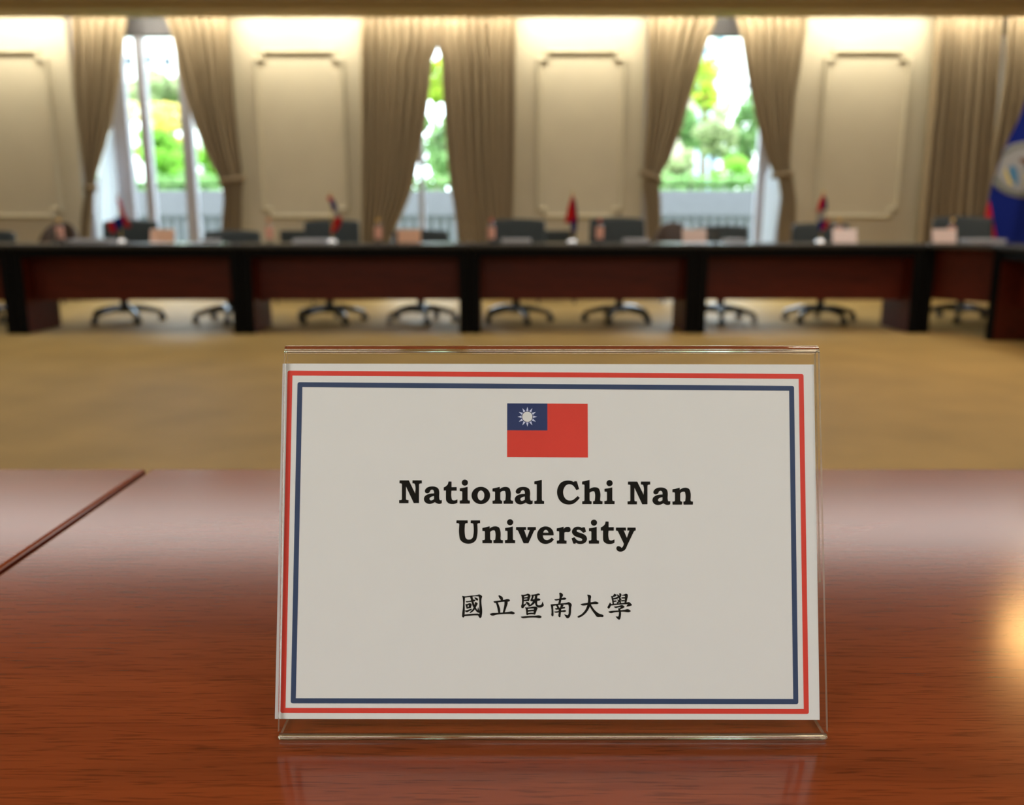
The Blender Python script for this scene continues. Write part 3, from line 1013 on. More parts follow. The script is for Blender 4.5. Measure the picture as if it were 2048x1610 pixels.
HEAD = [
    "-44.42,100.86 -40.81,100.86 -38.26,95.68 -38.28,99.21s -38.44,99.60s -38.75,99.75 -39.29,99.75 -39.30,100.86 -35.67,100.86 -35.66,99.75 -36.20,99.75 -36.63,99.56s -36.79,99.13 -36.74,91.99 -38.70,91.99 -41.83,98.52 -41.90,93.68 -41.71,93.22s -41.28,93.10 -40.86,93.10 -40.85,91.99 -44.51,91.99 -44.52,93.10 -44.02,93.10 -43.53,93.22s -43.38,93.68 -43.42,99.21 -43.58,99.63s -44.00,99.75 -44.42,99.75",  # N
    "-34.36,96.60s -33.88,97.67s -32.95,98.26s -31.57,98.47s -30.17,98.29s -29.17,97.67s -28.78,96.45s -28.76,93.84s -28.53,93.14s -28.14,93.04s -27.76,93.14 -27.75,91.99 -28.44,91.72s -29.45,91.84s -30.42,92.42 -31.37,91.92s -32.76,91.69s -34.00,92.15s -34.70,93.37s -34.47,94.45s -33.55,95.22s -32.32,95.60s -30.75,95.71 -30.74,96.37s -31.02,97.06s -31.56,97.29s -32.17,97.06s -32.63,96.21s -33.48,95.86s -34.10,96.06s|-30.74,94.76 -31.70,94.57s -32.39,94.14s -32.62,93.76s -32.46,93.22s -31.92,92.95s -31.30,93.14s -30.73,93.50",  # a
    "-25.06,100.41 -23.93,100.41 -23.92,98.20 -21.87,98.20 -21.87,96.91 -23.92,96.91 -23.91,93.99s -23.64,93.22s -22.82,92.95s -22.13,93.10s -21.59,93.37 -21.59,92.15 -22.51,91.76s -23.66,91.66s -24.90,91.92s -25.83,92.84s -26.02,93.99 -26.03,96.91 -26.93,96.91 -26.93,98.10 -26.01,98.60s -25.32,99.37s",  # t
    "-17.46,100.01s -17.62,99.43s -18.05,99.01s -18.63,98.86s -19.22,99.01s -19.65,99.43s -19.81,100.01s -19.65,100.59s -19.23,101.01s -18.64,101.16s -18.05,101.01s -17.62,100.59s|-20.57,97.75 -19.06,97.94s -17.60,98.32 -17.58,93.53 -17.43,93.10s -17.04,92.95 -16.65,92.95 -16.65,91.81 -20.61,91.81 -20.62,92.95 -20.20,92.95 -19.74,93.10s -19.59,93.53 -19.60,96.29 -19.71,96.57s -19.98,96.69 -20.57,96.69",  # i
    "-8.69,94.97s -8.96,93.69s -9.74,92.61s -10.91,91.88s -12.29,91.63s -13.67,91.88s -14.84,92.61s -15.63,93.69s -15.91,94.97s -15.63,96.25s -14.85,97.34s -13.68,98.06s -12.30,98.32s -10.92,98.06s -9.75,97.34s -8.96,96.25s|-10.86,94.96s -10.97,94.19s -11.27,93.53s -11.72,93.10s -12.26,92.95s -12.80,93.10s -13.25,93.53s -13.56,94.19s -13.67,94.96s -13.56,95.73s -13.26,96.38s -12.81,96.81s -12.27,96.97s -11.73,96.81s -11.28,96.38s -10.97,95.73s",  # o
    "-7.64,97.67 -6.41,97.90s -4.86,98.32 -4.86,97.40 -3.78,98.06s -2.40,98.29s -1.16,97.83s -0.62,96.45s -0.62,93.68 -0.47,93.10s -0.11,92.88 0.38,92.88 0.38,91.75 -3.29,91.75 -3.29,92.88 -2.93,92.88 -2.62,93.07s -2.52,93.53 -2.52,95.98s -2.73,96.68s -3.32,96.83s -4.01,96.68s -4.68,96.14 -4.68,93.53 -4.52,93.07s -4.24,92.88 -3.93,92.88 -3.93,91.75 -7.63,91.75 -7.64,92.88 -7.25,92.88 -6.79,93.04s -6.63,93.53 -6.64,96.14 -6.75,96.45s -7.10,96.57 -7.64,96.57",  # n
    "1.51,96.41s 2.00,97.49s 2.93,98.07s 4.32,98.29s 5.71,98.10s 6.71,97.49s 7.09,96.26s 7.09,93.65s 7.32,92.96s 7.71,92.85s 8.09,92.96 8.09,91.81 7.40,91.53s 6.39,91.66s 5.42,92.24 4.47,91.73s 3.08,91.50s 1.85,91.96s 1.15,93.19s 1.38,94.26s 2.31,95.03s 3.54,95.42s 5.12,95.52 5.13,96.18s 4.86,96.88s 4.32,97.11s 3.70,96.88s 3.24,96.03s 2.39,95.68s 1.77,95.88s|5.12,94.57 4.16,94.39s 3.47,93.96s 3.24,93.57s 3.39,93.04s 3.93,92.76s 4.55,92.96s 5.12,93.31",  # a
    "8.87,100.47 10.26,100.70s 11.73,101.09 11.72,93.37 11.87,92.95s 12.22,92.76 12.64,92.76 12.64,91.69 8.86,91.69 8.86,92.76 9.20,92.76 9.66,92.91s 9.82,93.37 9.83,99.06 9.72,99.37s 9.46,99.44 8.87,99.44",  # l
    "25.58,100.52 26.46,97.44 25.38,97.12 24.64,98.37s 23.72,99.18s 22.64,99.43s 21.41,99.06s 20.48,97.83s 20.13,96.14s 20.54,94.45s 21.38,93.37s 22.69,92.91s 24.00,93.14s 25.09,93.91s 25.94,94.68 26.71,94.02 25.54,92.76s 24.15,91.76s 22.30,91.46s 20.45,91.84s 18.92,92.99s 18.15,94.45s 17.82,96.29s 18.32,98.44s 19.40,99.98s 20.79,100.63s 22.18,100.78s 23.26,100.67s 24.42,100.21 24.73,100.52",  # C
    "27.74,100.41 29.13,100.67s 30.60,101.06 30.58,97.44 31.59,97.95s 32.82,98.14s 34.13,97.75s 34.71,96.45s 34.69,93.37 34.83,92.91s 35.18,92.68 35.69,92.68 35.68,91.61 32.01,91.61 32.02,92.68 32.33,92.68 32.64,92.84s 32.75,93.30 32.76,95.91s 32.58,96.45s 32.12,96.68s 31.42,96.52s 30.57,96.02 30.56,93.30 30.71,92.84s 31.06,92.65 31.37,92.65 31.37,91.61 27.73,91.61 27.73,92.65 28.09,92.65 28.50,92.79s 28.66,93.30 28.69,98.90 28.58,99.21s 28.28,99.32 27.74,99.32",  # h
    "39.72,99.81s 39.56,99.23s 39.12,98.81s 38.54,98.66s 37.95,98.81s 37.52,99.23s 37.37,99.81s 37.53,100.39s 37.96,100.81s 38.55,100.96s 39.14,100.81s 39.56,100.39s|36.58,97.55 38.10,97.74s 39.57,98.12 39.53,93.33 39.68,92.90s 40.07,92.75 40.45,92.75 40.44,91.61 36.48,91.61 36.49,92.75 36.91,92.75 37.37,92.90s 37.53,93.33 37.55,96.09 37.44,96.37s 37.16,96.49 36.58,96.49",  # i
    "45.84,100.38 49.45,100.38 51.92,95.20 51.95,98.73s 51.80,99.12s 51.49,99.27 50.95,99.27 50.96,100.38 54.59,100.38 54.58,99.27 54.04,99.27 53.60,99.09s 53.45,98.66 53.38,91.52 51.42,91.52 48.39,98.04 48.24,93.21 48.42,92.75s 48.85,92.62 49.27,92.62 49.26,91.52 45.61,91.52 45.62,92.62 46.11,92.62 46.60,92.75s 46.76,93.21 46.81,98.73 46.66,99.15s 46.24,99.27 45.83,99.27",  # N
    "55.86,96.17s 56.36,97.24s 57.30,97.83s 58.69,98.04s 60.07,97.86s 61.07,97.24s 61.44,96.02s 61.41,93.41s 61.64,92.72s 62.02,92.61s 62.41,92.72 62.39,91.56 61.70,91.29s 60.70,91.41s 59.73,91.99 58.77,91.49s 57.38,91.26s 56.15,91.72s 55.47,92.95s 55.71,94.02s 56.65,94.79s 57.89,95.17s 59.46,95.28 59.48,95.94s 59.21,96.63s 58.67,96.86s 58.05,96.63s 57.58,95.78s 56.73,95.43s 56.12,95.63s|59.45,94.33 58.49,94.14s 57.79,93.71s 57.56,93.33s 57.71,92.79s 58.24,92.52s 58.86,92.72s 59.44,93.07",  # a
    "63.40,97.34 64.64,97.57s 66.19,97.98 66.18,97.06 67.26,97.72s 68.65,97.95s 69.88,97.49s 70.41,96.11s 70.37,93.34 70.52,92.76s 70.87,92.55 71.36,92.55 71.35,91.41 67.68,91.41 67.69,92.55 68.05,92.55 68.36,92.73s 68.47,93.19 68.50,95.65s 68.30,96.34s 67.71,96.49s 67.02,96.34s 66.35,95.80 66.31,93.19 66.46,92.73s 66.74,92.55 67.05,92.55 67.03,91.41 63.33,91.41 63.35,92.55 63.73,92.55 64.20,92.70s 64.36,93.19 64.39,95.80 64.28,96.11s 63.93,96.23 63.39,96.23",  # n
]
HEAD2 = [
    "-21.87,85.15 -17.49,85.15 -17.49,84.12 -18.06,84.12 -18.44,83.97s -18.60,83.51 -18.58,79.54s -18.35,78.47s -17.73,77.78s -16.89,77.63s -15.96,77.86s -15.35,78.62s -15.12,79.69s -15.13,83.51 -15.29,83.94s -15.67,84.12 -16.24,84.12 -16.25,85.15 -12.60,85.15 -12.60,84.12 -13.21,84.12 -13.60,83.94s -13.72,83.51 -13.77,79.23s -14.19,77.63s -15.42,76.49s -17.27,76.11s -19.11,76.56s -20.35,77.71s -20.69,79.23s -20.71,83.51 -20.86,83.97s -21.29,84.12 -21.86,84.12",  # U
    "-11.62,82.20 -10.39,82.43s -8.85,82.84 -8.85,81.92 -7.77,82.58s -6.39,82.81s -5.16,82.35s -4.62,80.97s -4.62,78.23 -4.46,77.65s -4.11,77.43 -3.62,77.43 -3.62,76.30 -7.27,76.30 -7.28,77.43 -6.92,77.43 -6.61,77.62s -6.51,78.07 -6.51,80.52s -6.73,81.20s -7.31,81.36s -8.00,81.20s -8.66,80.67 -8.66,78.07 -8.51,77.62s -8.23,77.43 -7.92,77.43 -7.92,76.30 -11.61,76.30 -11.61,77.43 -11.23,77.43 -10.77,77.59s -10.61,78.07 -10.62,80.67 -10.73,80.97s -11.08,81.10 -11.62,81.10",  # n
    "0.43,84.46s 0.27,83.89s -0.16,83.47s -0.74,83.31s -1.33,83.47s -1.76,83.89s -1.91,84.46s -1.76,85.03s -1.33,85.45s -0.74,85.61s -0.16,85.45s 0.27,85.03s|-2.68,82.21 -1.17,82.40s 0.29,82.78 0.29,78.01 0.44,77.59s 0.83,77.43 1.21,77.43 1.21,76.30 -2.74,76.30 -2.74,77.43 -2.32,77.43 -1.86,77.59s -1.71,78.01 -1.71,80.76 -1.82,81.04s -2.10,81.16 -2.68,81.16",  # i
    "1.61,82.52 5.49,82.52 5.49,81.45 4.72,81.42 5.87,78.32 7.03,81.30 6.72,81.42 6.14,81.45 6.14,82.52 9.38,82.52 9.38,81.45 8.95,81.42 8.64,81.14 6.41,76.26 4.61,76.26 2.44,81.14 2.10,81.42 1.61,81.45",  # v
    "16.33,79.39 12.07,79.39 12.25,78.47s 12.79,77.71s 13.71,77.43s 14.71,77.71s 15.67,78.44 16.43,77.68 15.32,76.64s 14.25,76.18s 13.09,76.03s 11.48,76.49s 10.33,77.71s 9.92,79.23s 10.26,80.91s 11.34,82.21s 13.03,82.78s 14.72,82.44s 15.80,81.52s 16.26,80.46s|12.23,80.33 14.41,80.33 14.11,81.07s 13.34,81.56s 12.64,81.22s",  # e
    "17.65,82.06 18.88,82.26s 20.27,82.67 20.29,81.75 20.96,82.37s 21.88,82.62s 22.73,82.37s 23.03,81.60s 22.72,80.84s 22.03,80.61s 21.26,80.68s 20.56,80.46 20.52,77.71 20.63,77.37s 21.01,77.25 21.44,77.25 21.44,76.15 17.66,76.15 17.66,77.25 18.02,77.25 18.48,77.37s 18.63,77.71 18.64,80.61 18.54,80.91s 18.18,81.02 17.64,81.02",  # r
    "27.81,82.44 28.65,82.44 29.10,80.76 28.03,80.36 27.41,80.99s 26.72,81.45s 26.03,81.57s 25.49,81.37s 25.52,80.84s 26.26,80.46s 27.79,79.92s 29.02,79.16s 29.47,78.01s 29.01,76.79s 28.08,76.18s 26.85,76.00s 25.78,76.18s 25.13,76.52 24.93,76.11 24.16,76.11 23.48,78.17 24.56,78.59 25.17,77.78s 25.93,77.25s 26.86,77.07s 27.55,77.25s 27.70,77.71s 27.25,78.17s 25.94,78.62s 24.48,79.31s 23.64,80.61s 23.95,81.68s 24.80,82.44s 25.96,82.67s 26.88,82.52s 27.57,82.17",  # s
    "33.46,84.31s 33.30,83.73s 32.87,83.31s 32.29,83.16s 31.70,83.31s 31.28,83.73s 31.12,84.31s 31.28,84.88s 31.71,85.30s 32.30,85.45s 32.89,85.30s 33.31,84.88s|30.34,82.06 31.85,82.24s 33.32,82.62 33.29,77.86 33.44,77.43s 33.82,77.28 34.21,77.28 34.20,76.15 30.25,76.15 30.25,77.28 30.67,77.28 31.13,77.43s 31.29,77.86 31.30,80.61 31.20,80.88s 30.92,81.01 30.34,81.01",  # i
    "36.90,84.70 38.02,84.70 38.01,82.50 40.06,82.50 40.05,81.22 38.00,81.22 37.98,78.32s 38.24,77.56s 39.05,77.28s 39.74,77.43s 40.28,77.71 40.27,76.49 39.35,76.11s 38.19,76.00s 36.97,76.26s 36.05,77.17s 35.87,78.32 35.89,81.22 35.00,81.22 35.01,82.41 35.93,82.90s 36.63,83.66s",  # t
    "40.95,82.32 44.84,82.32 44.83,81.22 43.95,81.22 45.22,78.32 46.29,81.22 45.45,81.22 45.46,82.32 48.69,82.32 48.68,81.25 48.22,81.22 47.90,80.84 45.32,75.57s 44.39,73.74s 42.69,73.01s 41.54,73.36s 41.09,74.28s 41.32,74.89s 41.94,75.08s 42.63,74.81s 43.13,74.43s 43.55,74.81s 44.07,76.03 41.83,80.76 41.52,81.19 40.94,81.22",  # y
]
CJK = [
    [  # guo
        "-19.53,55.77 -18.90,55.60s -18.49,55.09 -18.60,52.20 -18.59,48.80s -18.76,47.66s -19.04,47.42s -19.50,47.83s -19.50,48.46s -19.23,51.06s -19.18,53.90s -19.36,55.26s",
        "-13.15,55.71 -12.93,56.34 -12.18,56.03s -11.74,55.60s -11.95,54.80s -11.94,52.20 -11.84,48.34s -12.10,47.44s -12.53,47.19s -12.87,47.61s -13.31,48.29 -13.42,48.68 -12.79,48.80 -12.74,49.14 -12.74,52.20 -12.81,54.46s -12.92,55.26s",
        "-19.47,55.77 -18.84,55.62s -16.20,55.85s -14.02,56.03s -12.87,56.34 -12.92,55.60 -14.48,55.66s -16.54,55.43s -18.61,55.09",
        "-18.76,48.51 -16.75,48.74s -13.43,48.91 -12.91,48.80 -12.91,48.23 -14.46,48.29s -16.75,48.12s -18.76,47.98",
        "-18.09,53.73 -17.69,53.69s -16.19,53.95s -14.82,54.33s -14.30,54.10s -14.47,53.84s -15.62,53.56s -17.00,53.42s -17.80,53.33s -18.03,53.50s",
        "-18.26,52.54 -17.45,52.63s -16.59,52.93s -16.02,52.71s -15.84,52.37s -16.01,51.74 -16.07,51.17 -16.76,51.06s -17.73,50.81 -17.91,51.51s|-17.39,52.14 -16.88,52.25 -16.93,51.57 -17.39,51.34",
        "-18.50,50.04 -17.56,50.21s -16.41,50.63s -15.72,50.74s -15.95,50.33s -16.76,49.93s -17.67,49.50s -18.07,49.65s",
        "-16.48,55.48 -15.51,55.60 -15.28,54.24s -14.93,52.88s -14.23,51.29s -13.43,50.16s -12.74,49.93 -12.80,49.25 -13.43,49.42s -14.46,50.50s -15.38,51.97s -15.85,53.56s -16.20,54.80s",
        "-13.26,51.40 -13.06,50.72s -12.80,49.93 -13.54,49.93 -13.43,50.72s",
        "-14.53,53.33 -13.89,53.22s -13.49,52.82s -13.89,51.97s -14.46,50.84s -15.15,49.93s -16.41,49.16 -16.58,49.25 -16.41,49.48s -15.38,50.61s -14.81,51.63s -14.58,52.42s",
        "-14.70,55.20 -14.01,55.03s -13.38,54.63s -13.35,54.18s -13.61,53.99s -14.01,54.18s -14.47,54.69s",
    ],
    [  # li
        "-5.29,55.77 -5.15,56.00s -4.48,55.77s -3.68,55.20s -3.56,54.69 -3.51,54.01 -4.25,53.90 -4.48,54.35s -4.94,55.03s",
        "-7.21,53.67 -6.78,53.73s -4.71,54.01s -2.76,54.33s -1.84,54.52s -1.04,54.35s -0.81,54.07s -1.04,53.76s -2.41,53.61s -4.14,53.47s -5.97,53.22s -6.78,53.12s -7.06,53.33s",
        "-6.32,53.22 -5.63,53.27 -5.17,52.20s -4.71,50.84s -4.68,49.02 -5.28,49.02 -5.51,50.16s -5.86,51.74s",
        "-2.93,53.56 -1.84,53.73 -1.73,53.10s -2.18,51.51s -2.93,49.36 -3.62,49.14 -3.45,49.93s -3.10,51.51s -2.93,52.65s",
        "-8.66,48.74 -8.38,48.91s -5.85,49.19s -2.99,49.38s -0.92,49.65s -0.12,49.79s 0.57,49.53s 1.09,49.08s 0.80,48.82s -0.92,48.85s -4.13,48.74s -6.20,48.51s -7.46,48.17s -8.15,48.29s",
    ],
    [  # ji
        "3.59,56.22 4.62,56.17 4.74,55.60 4.62,53.78 4.50,52.42 5.08,52.65s 5.77,53.10 5.54,52.42 4.96,51.86s 4.27,51.06s 3.81,51.17s 3.59,51.63s 3.87,52.65s 3.93,54.46s 3.82,55.48s",
        "4.51,56.17 5.43,56.34s 6.17,56.62s 6.92,56.34s 7.21,56.00s 6.98,55.03s 6.63,53.78 6.00,53.76 6.06,54.69s 6.23,55.94 5.54,55.83s 4.74,55.60",
        "4.62,55.09 6.11,55.35 6.11,54.86 4.62,54.75",
        "4.51,54.24 6.34,54.44 6.57,53.78 4.51,53.78",
        "5.42,53.44 6.11,53.39s 6.80,52.88s 6.86,52.20s 6.57,52.03s 6.11,52.31s 5.77,52.88s",
        "7.55,56.17 8.53,56.28s 9.68,56.51s 10.25,56.70s 10.83,56.53s 10.94,56.28s 10.37,56.03s 9.22,55.88s 7.72,55.66",
        "7.67,56.05 8.53,55.77 8.18,54.69s 8.07,54.35 9.21,54.58 9.21,54.07 7.61,53.73s 7.20,53.95s 7.38,54.46s 7.72,55.14s",
        "9.10,54.63 10.48,54.75s 11.05,54.46s 11.05,54.18s 10.71,54.01s 9.10,54.01",
        "8.99,55.94 9.96,56.00 9.85,55.14 9.44,53.90s 8.75,52.88s 7.72,52.08s 6.57,51.65 6.40,51.83 7.37,52.54s 8.29,53.67s 8.87,54.69s",
        "9.10,54.12 10.02,54.01 9.84,52.65s 10.01,52.31s 10.70,52.14s 11.45,52.37s 11.68,52.76s 11.95,53.58 12.20,52.88s 12.42,52.20s 11.96,51.57s 10.93,51.29s 9.90,51.46s 9.27,52.20s",
        "5.08,51.34 5.77,51.23 6.22,50.84 6.22,49.25 6.22,48.51 5.99,48.37s 5.76,48.51s 5.59,49.59s 5.36,50.84s",
        "5.19,51.29 6.91,51.34s 8.64,51.63s 9.44,51.57s 9.95,51.17s 9.67,50.27s 9.09,48.68 8.86,48.55 8.46,48.68 8.52,49.70s 8.63,50.95 7.60,50.93s 6.22,50.81",
        "6.11,50.21 7.60,50.40s 8.63,50.44 8.63,49.87 7.60,49.84s 6.11,49.65",
        "5.99,49.08 7.60,49.27s 8.75,49.23 8.75,48.66 7.60,48.74s 5.99,48.51",
        "3.47,47.72 3.93,47.78s 6.34,48.00s 9.20,48.09s 10.58,48.23s 11.27,48.00s 11.55,47.61s 11.32,47.38s 9.20,47.46s 6.68,47.42s 4.96,47.21s 4.16,47.21s 3.70,47.44s",
    ],
    [  # nan
        "18.50,56.79 18.93,57.02s 19.56,56.73s 19.96,56.22s 19.55,55.26 19.32,54.24 18.91,52.65 18.11,52.54 18.40,53.90s 18.69,55.26s 18.64,56.28s",
        "16.62,54.41 18.17,54.63s 19.55,54.89s 20.47,55.12s 21.10,54.92s 21.25,54.63s 20.93,54.41s 19.55,54.26s 18.17,54.12s 17.08,54.03s 16.74,54.18s",
        "15.12,52.48 16.10,52.48 16.09,51.06 16.20,48.80s 16.14,48.12s 15.86,47.89s 15.51,48.17s 15.52,49.36s 15.46,50.84s 15.29,51.74s",
        "15.18,52.48 17.25,52.65s 19.54,52.88s 21.38,53.10s 22.30,53.33s 22.87,53.05s 23.33,52.48s 23.15,51.29s 22.97,48.80s 22.62,47.78s 21.82,47.12s 21.47,47.21s 20.96,47.83s 20.45,48.63 21.13,48.46s 21.82,48.29s 22.05,48.57s 22.23,50.16s 22.24,51.74s 22.07,52.44 20.00,52.44s 18.16,52.25s 16.10,51.91",
        "17.19,52.20 18.05,52.20 18.39,51.29 18.50,50.95 17.82,50.84 17.53,51.63s",
        "19.08,52.31 20.23,52.31 19.88,51.63s 19.42,51.06 18.85,51.06 19.02,51.74",
        "16.90,50.95 18.16,51.12s 20.00,51.46s 20.69,51.34s 20.74,51.12s 20.00,50.89s 18.16,50.59s 17.24,50.52s 16.95,50.72s",
        "16.49,49.65 18.16,49.87s 20.11,50.21s 20.68,50.27s 21.20,49.93s 20.91,49.70s 19.53,49.61s 18.15,49.42s 17.12,49.31s 16.66,49.48s",
        "18.22,51.17 19.31,51.17 19.13,49.36s 18.95,48.12s 18.89,47.66s 18.61,47.55s 18.29,47.83s 18.33,49.36s",
    ],
    [  # da
        "26.87,52.59 27.56,52.74s 29.74,53.10s 31.58,53.39s 32.84,53.58s 33.53,53.33s 33.93,52.99s 33.64,52.74s 32.15,52.63s 29.85,52.37s 28.24,52.08s 27.44,52.14s 27.04,52.37s",
        "29.47,56.22 30.10,56.19s 30.79,55.94s 30.96,55.60s 30.78,54.46s 30.77,53.10 30.42,51.63s 29.49,49.93s 28.11,48.46s 26.73,47.61s 25.92,47.42s 25.70,47.55s 27.31,48.74s 28.69,50.27s 29.39,51.74s 29.74,53.33s 29.86,54.46s 29.70,55.60s",
        "30.77,52.65 31.57,51.29s 32.93,49.70s 34.19,48.85s 35.79,48.12s 35.77,47.83s 34.53,47.69s 33.21,47.75s 32.47,48.68s 31.33,50.27s 30.42,51.86",
    ],
    [  # xue
        "38.80,55.71 39.52,55.66 39.74,54.46 39.95,52.65 39.44,52.54 39.22,54.01s 39.00,55.03s",
        "39.52,55.71 40.16,56.62 40.73,56.28s 41.01,56.00s 40.78,55.77s 39.63,55.37",
        "39.63,54.86 40.78,55.14 41.58,55.60 41.93,55.26 41.35,54.75s 39.74,54.44",
        "39.73,53.90 40.77,54.01 41.11,53.78 40.76,53.56 39.73,53.39",
        "41.01,56.34 41.59,56.22s 42.27,55.37s 42.61,54.80 42.95,54.46 42.49,54.01 41.92,54.80",
        "42.07,56.79 42.63,56.68s 42.85,56.28s 42.50,55.26 42.38,54.46 41.92,54.46 42.16,55.26",
        "41.23,54.46 41.92,54.12s 42.60,54.01 42.71,52.76 42.25,52.76 42.14,53.44 41.57,53.78",
        "42.03,54.46 42.61,54.24 41.79,53.10s 41.22,52.88 40.99,53.10 41.57,53.67",
        "43.08,56.11 44.00,56.34s 44.64,56.60s 45.27,56.34s 45.38,55.88s 45.14,54.69s 44.72,52.88 44.09,52.82 44.21,54.24 44.34,55.71 43.77,55.88 43.08,55.88",
        "42.84,55.20 44.22,55.31 44.33,54.80 42.96,54.80",
        "42.72,54.12 44.10,54.18 44.10,53.73 42.83,53.67",
        "38.35,53.16 38.75,52.76s 38.92,52.42 38.63,51.97 38.34,51.29s 37.82,50.89s 37.42,51.29s 37.65,51.86s 38.06,52.54s",
        "38.63,52.54 40.76,52.78s 43.06,52.99s 44.78,53.22s 45.93,53.33s 46.61,52.76s 46.95,52.20s 46.49,51.97s 44.77,51.69 45.12,52.20 45.35,52.59 43.05,52.51s 40.76,52.31s 38.63,52.06",
        "39.92,51.63 40.75,51.69s 42.13,51.97s 43.05,52.22s 43.74,51.91s 44.08,51.51s 43.62,51.17s 42.46,50.67 42.35,51.06 42.59,51.46 41.55,51.34s 40.63,51.15s 40.17,51.34s",
        "41.49,50.84 42.58,51.06 42.40,50.38 42.63,49.36s 42.50,47.66s 42.26,46.87s 41.92,46.59s 41.57,46.76s 40.61,47.83 41.18,47.78s 41.64,47.83s 41.82,48.46s 41.88,49.59s 41.72,50.38s",
        "37.78,49.70 38.21,49.82s 41.31,50.10s 43.95,50.36s 45.56,50.59s 46.13,50.27s 46.45,49.87s 46.24,49.70s 43.60,49.70s 41.65,49.61s 39.93,49.42s 38.78,49.16s 38.04,49.36s",
    ],
]



def inside(p, lp):
    c = False
    for a, b in zip(lp, lp[1:] + lp[:1]):
        if (a[1] > p[1]) != (b[1] > p[1]) and p[0] < (b[0] - a[0]) * (p[1] - a[1]) / (b[1] - a[1]) + a[0]:
            c = not c
    return c


def grow(loops, d):
    """ink spread: outer outlines swell, counters shrink, by d millimetres"""
    out = []
    for i, lp in enumerate(loops):
        hole = any(inside(lp[0], o) for j, o in enumerate(loops) if j != i)
        ar = sum(a[0] * b[1] - b[0] * a[1] for a, b in zip(lp, lp[1:] + lp[:1]))
        sg = (1 if ar > 0 else -1) * (-1 if hole else 1) * d
        n = len(lp)
        q = []
        for k in range(n):
            t = lp[(k + 1) % n] - lp[k - 1]
            t = t.normalized() if t.length > 1e-9 else Vector((1, 0))
            q.append(lp[k] + Vector((t.y, -t.x)) * sg)
        out.append(q)
    return out


def lettering(name, glyphs):
    bm = B()
    for g in glyphs:
        fill(bm, grow([smooth_poly(s) for s in g.split('|')], 0.065), -FRONT)
    return obj(name, bm, M['inkblack'], sign, False)


lettering('title_print', HEAD)
lettering('subtitle_print', HEAD2)
bm = B()
for ch in CJK:
    for j, s in enumerate(ch):
        fill(bm, grow([smooth_poly(q) for q in s.split('|')], 0.045), -FRONT - 0.000002 * j)
obj('chinese_print', bm, M['inkblack'], sign, False)

# a crumb of white paper on the table
bm = B()
bmesh.ops.create_icosphere(bm, subdivisions=2, radius=0.0011)
rnd = random.Random(5)
for v in bm.verts:
    v.co = v.co * rnd.uniform(0.75, 1.15)
    v.co.z = max(v.co.z * 0.8, -0.0007)
cr = obj('paper_crumb', bm, M['paper'])
tag(cr, 'tiny white crumb lying on the reddish table beside the sign', 'crumb', kind='thing')
cr.location = (0.1504, 0.4005, TABLE + 0.0008)

# name stands on the far tables, seen from behind
FAR_CARDS = [(323, 'peach', 'peach name sheet in front of the yellow-tree window'),
             (817, 'peach', 'peach name sheet in front of the slit window'),
             (1390, 'pink', 'pink name sheet in front of the tower window'),
             (1691, 'pink', 'pale pink name sheet near the small flag before the last wall panel'),
             (1891, 'pink', 'pale pink name sheet catching a warm glint on the corner table')]
proto = None
for px, pm, lb in FAR_CARDS:
    Y = 7.70
    x = px_x(px, Y, 0.83)
    loc = (x, Y, TABLE)
    hl = lb.replace('name sheet', 'card\'s clear acrylic holder')
    if proto is None:
        proto = stand(hl, loc, 0, 0.215, 0.128, LEAN, GH)
    else:
        dup(proto, loc, 0, hl)
    bm = B()
    q = [(-105, 5), (105, 5), (105, 123), (-105, 123)]
    fa = [bm.verts.new(p) for p in flat(q, 0.0)]
    fb = [bm.verts.new(p) for p in flat(q, 0.0002)]
    bm.faces.new(fa)
    bm.faces.new(fb)
    for k in range(4):
        bm.faces.new((fa[k], fa[(k + 1) % 4], fb[(k + 1) % 4], fb[k]))
    o = obj('paper_sign', bm, M[pm], None, False)
    o.location = loc
    tag(o, lb, 'paper sign', 'name sheets in acrylic stands')


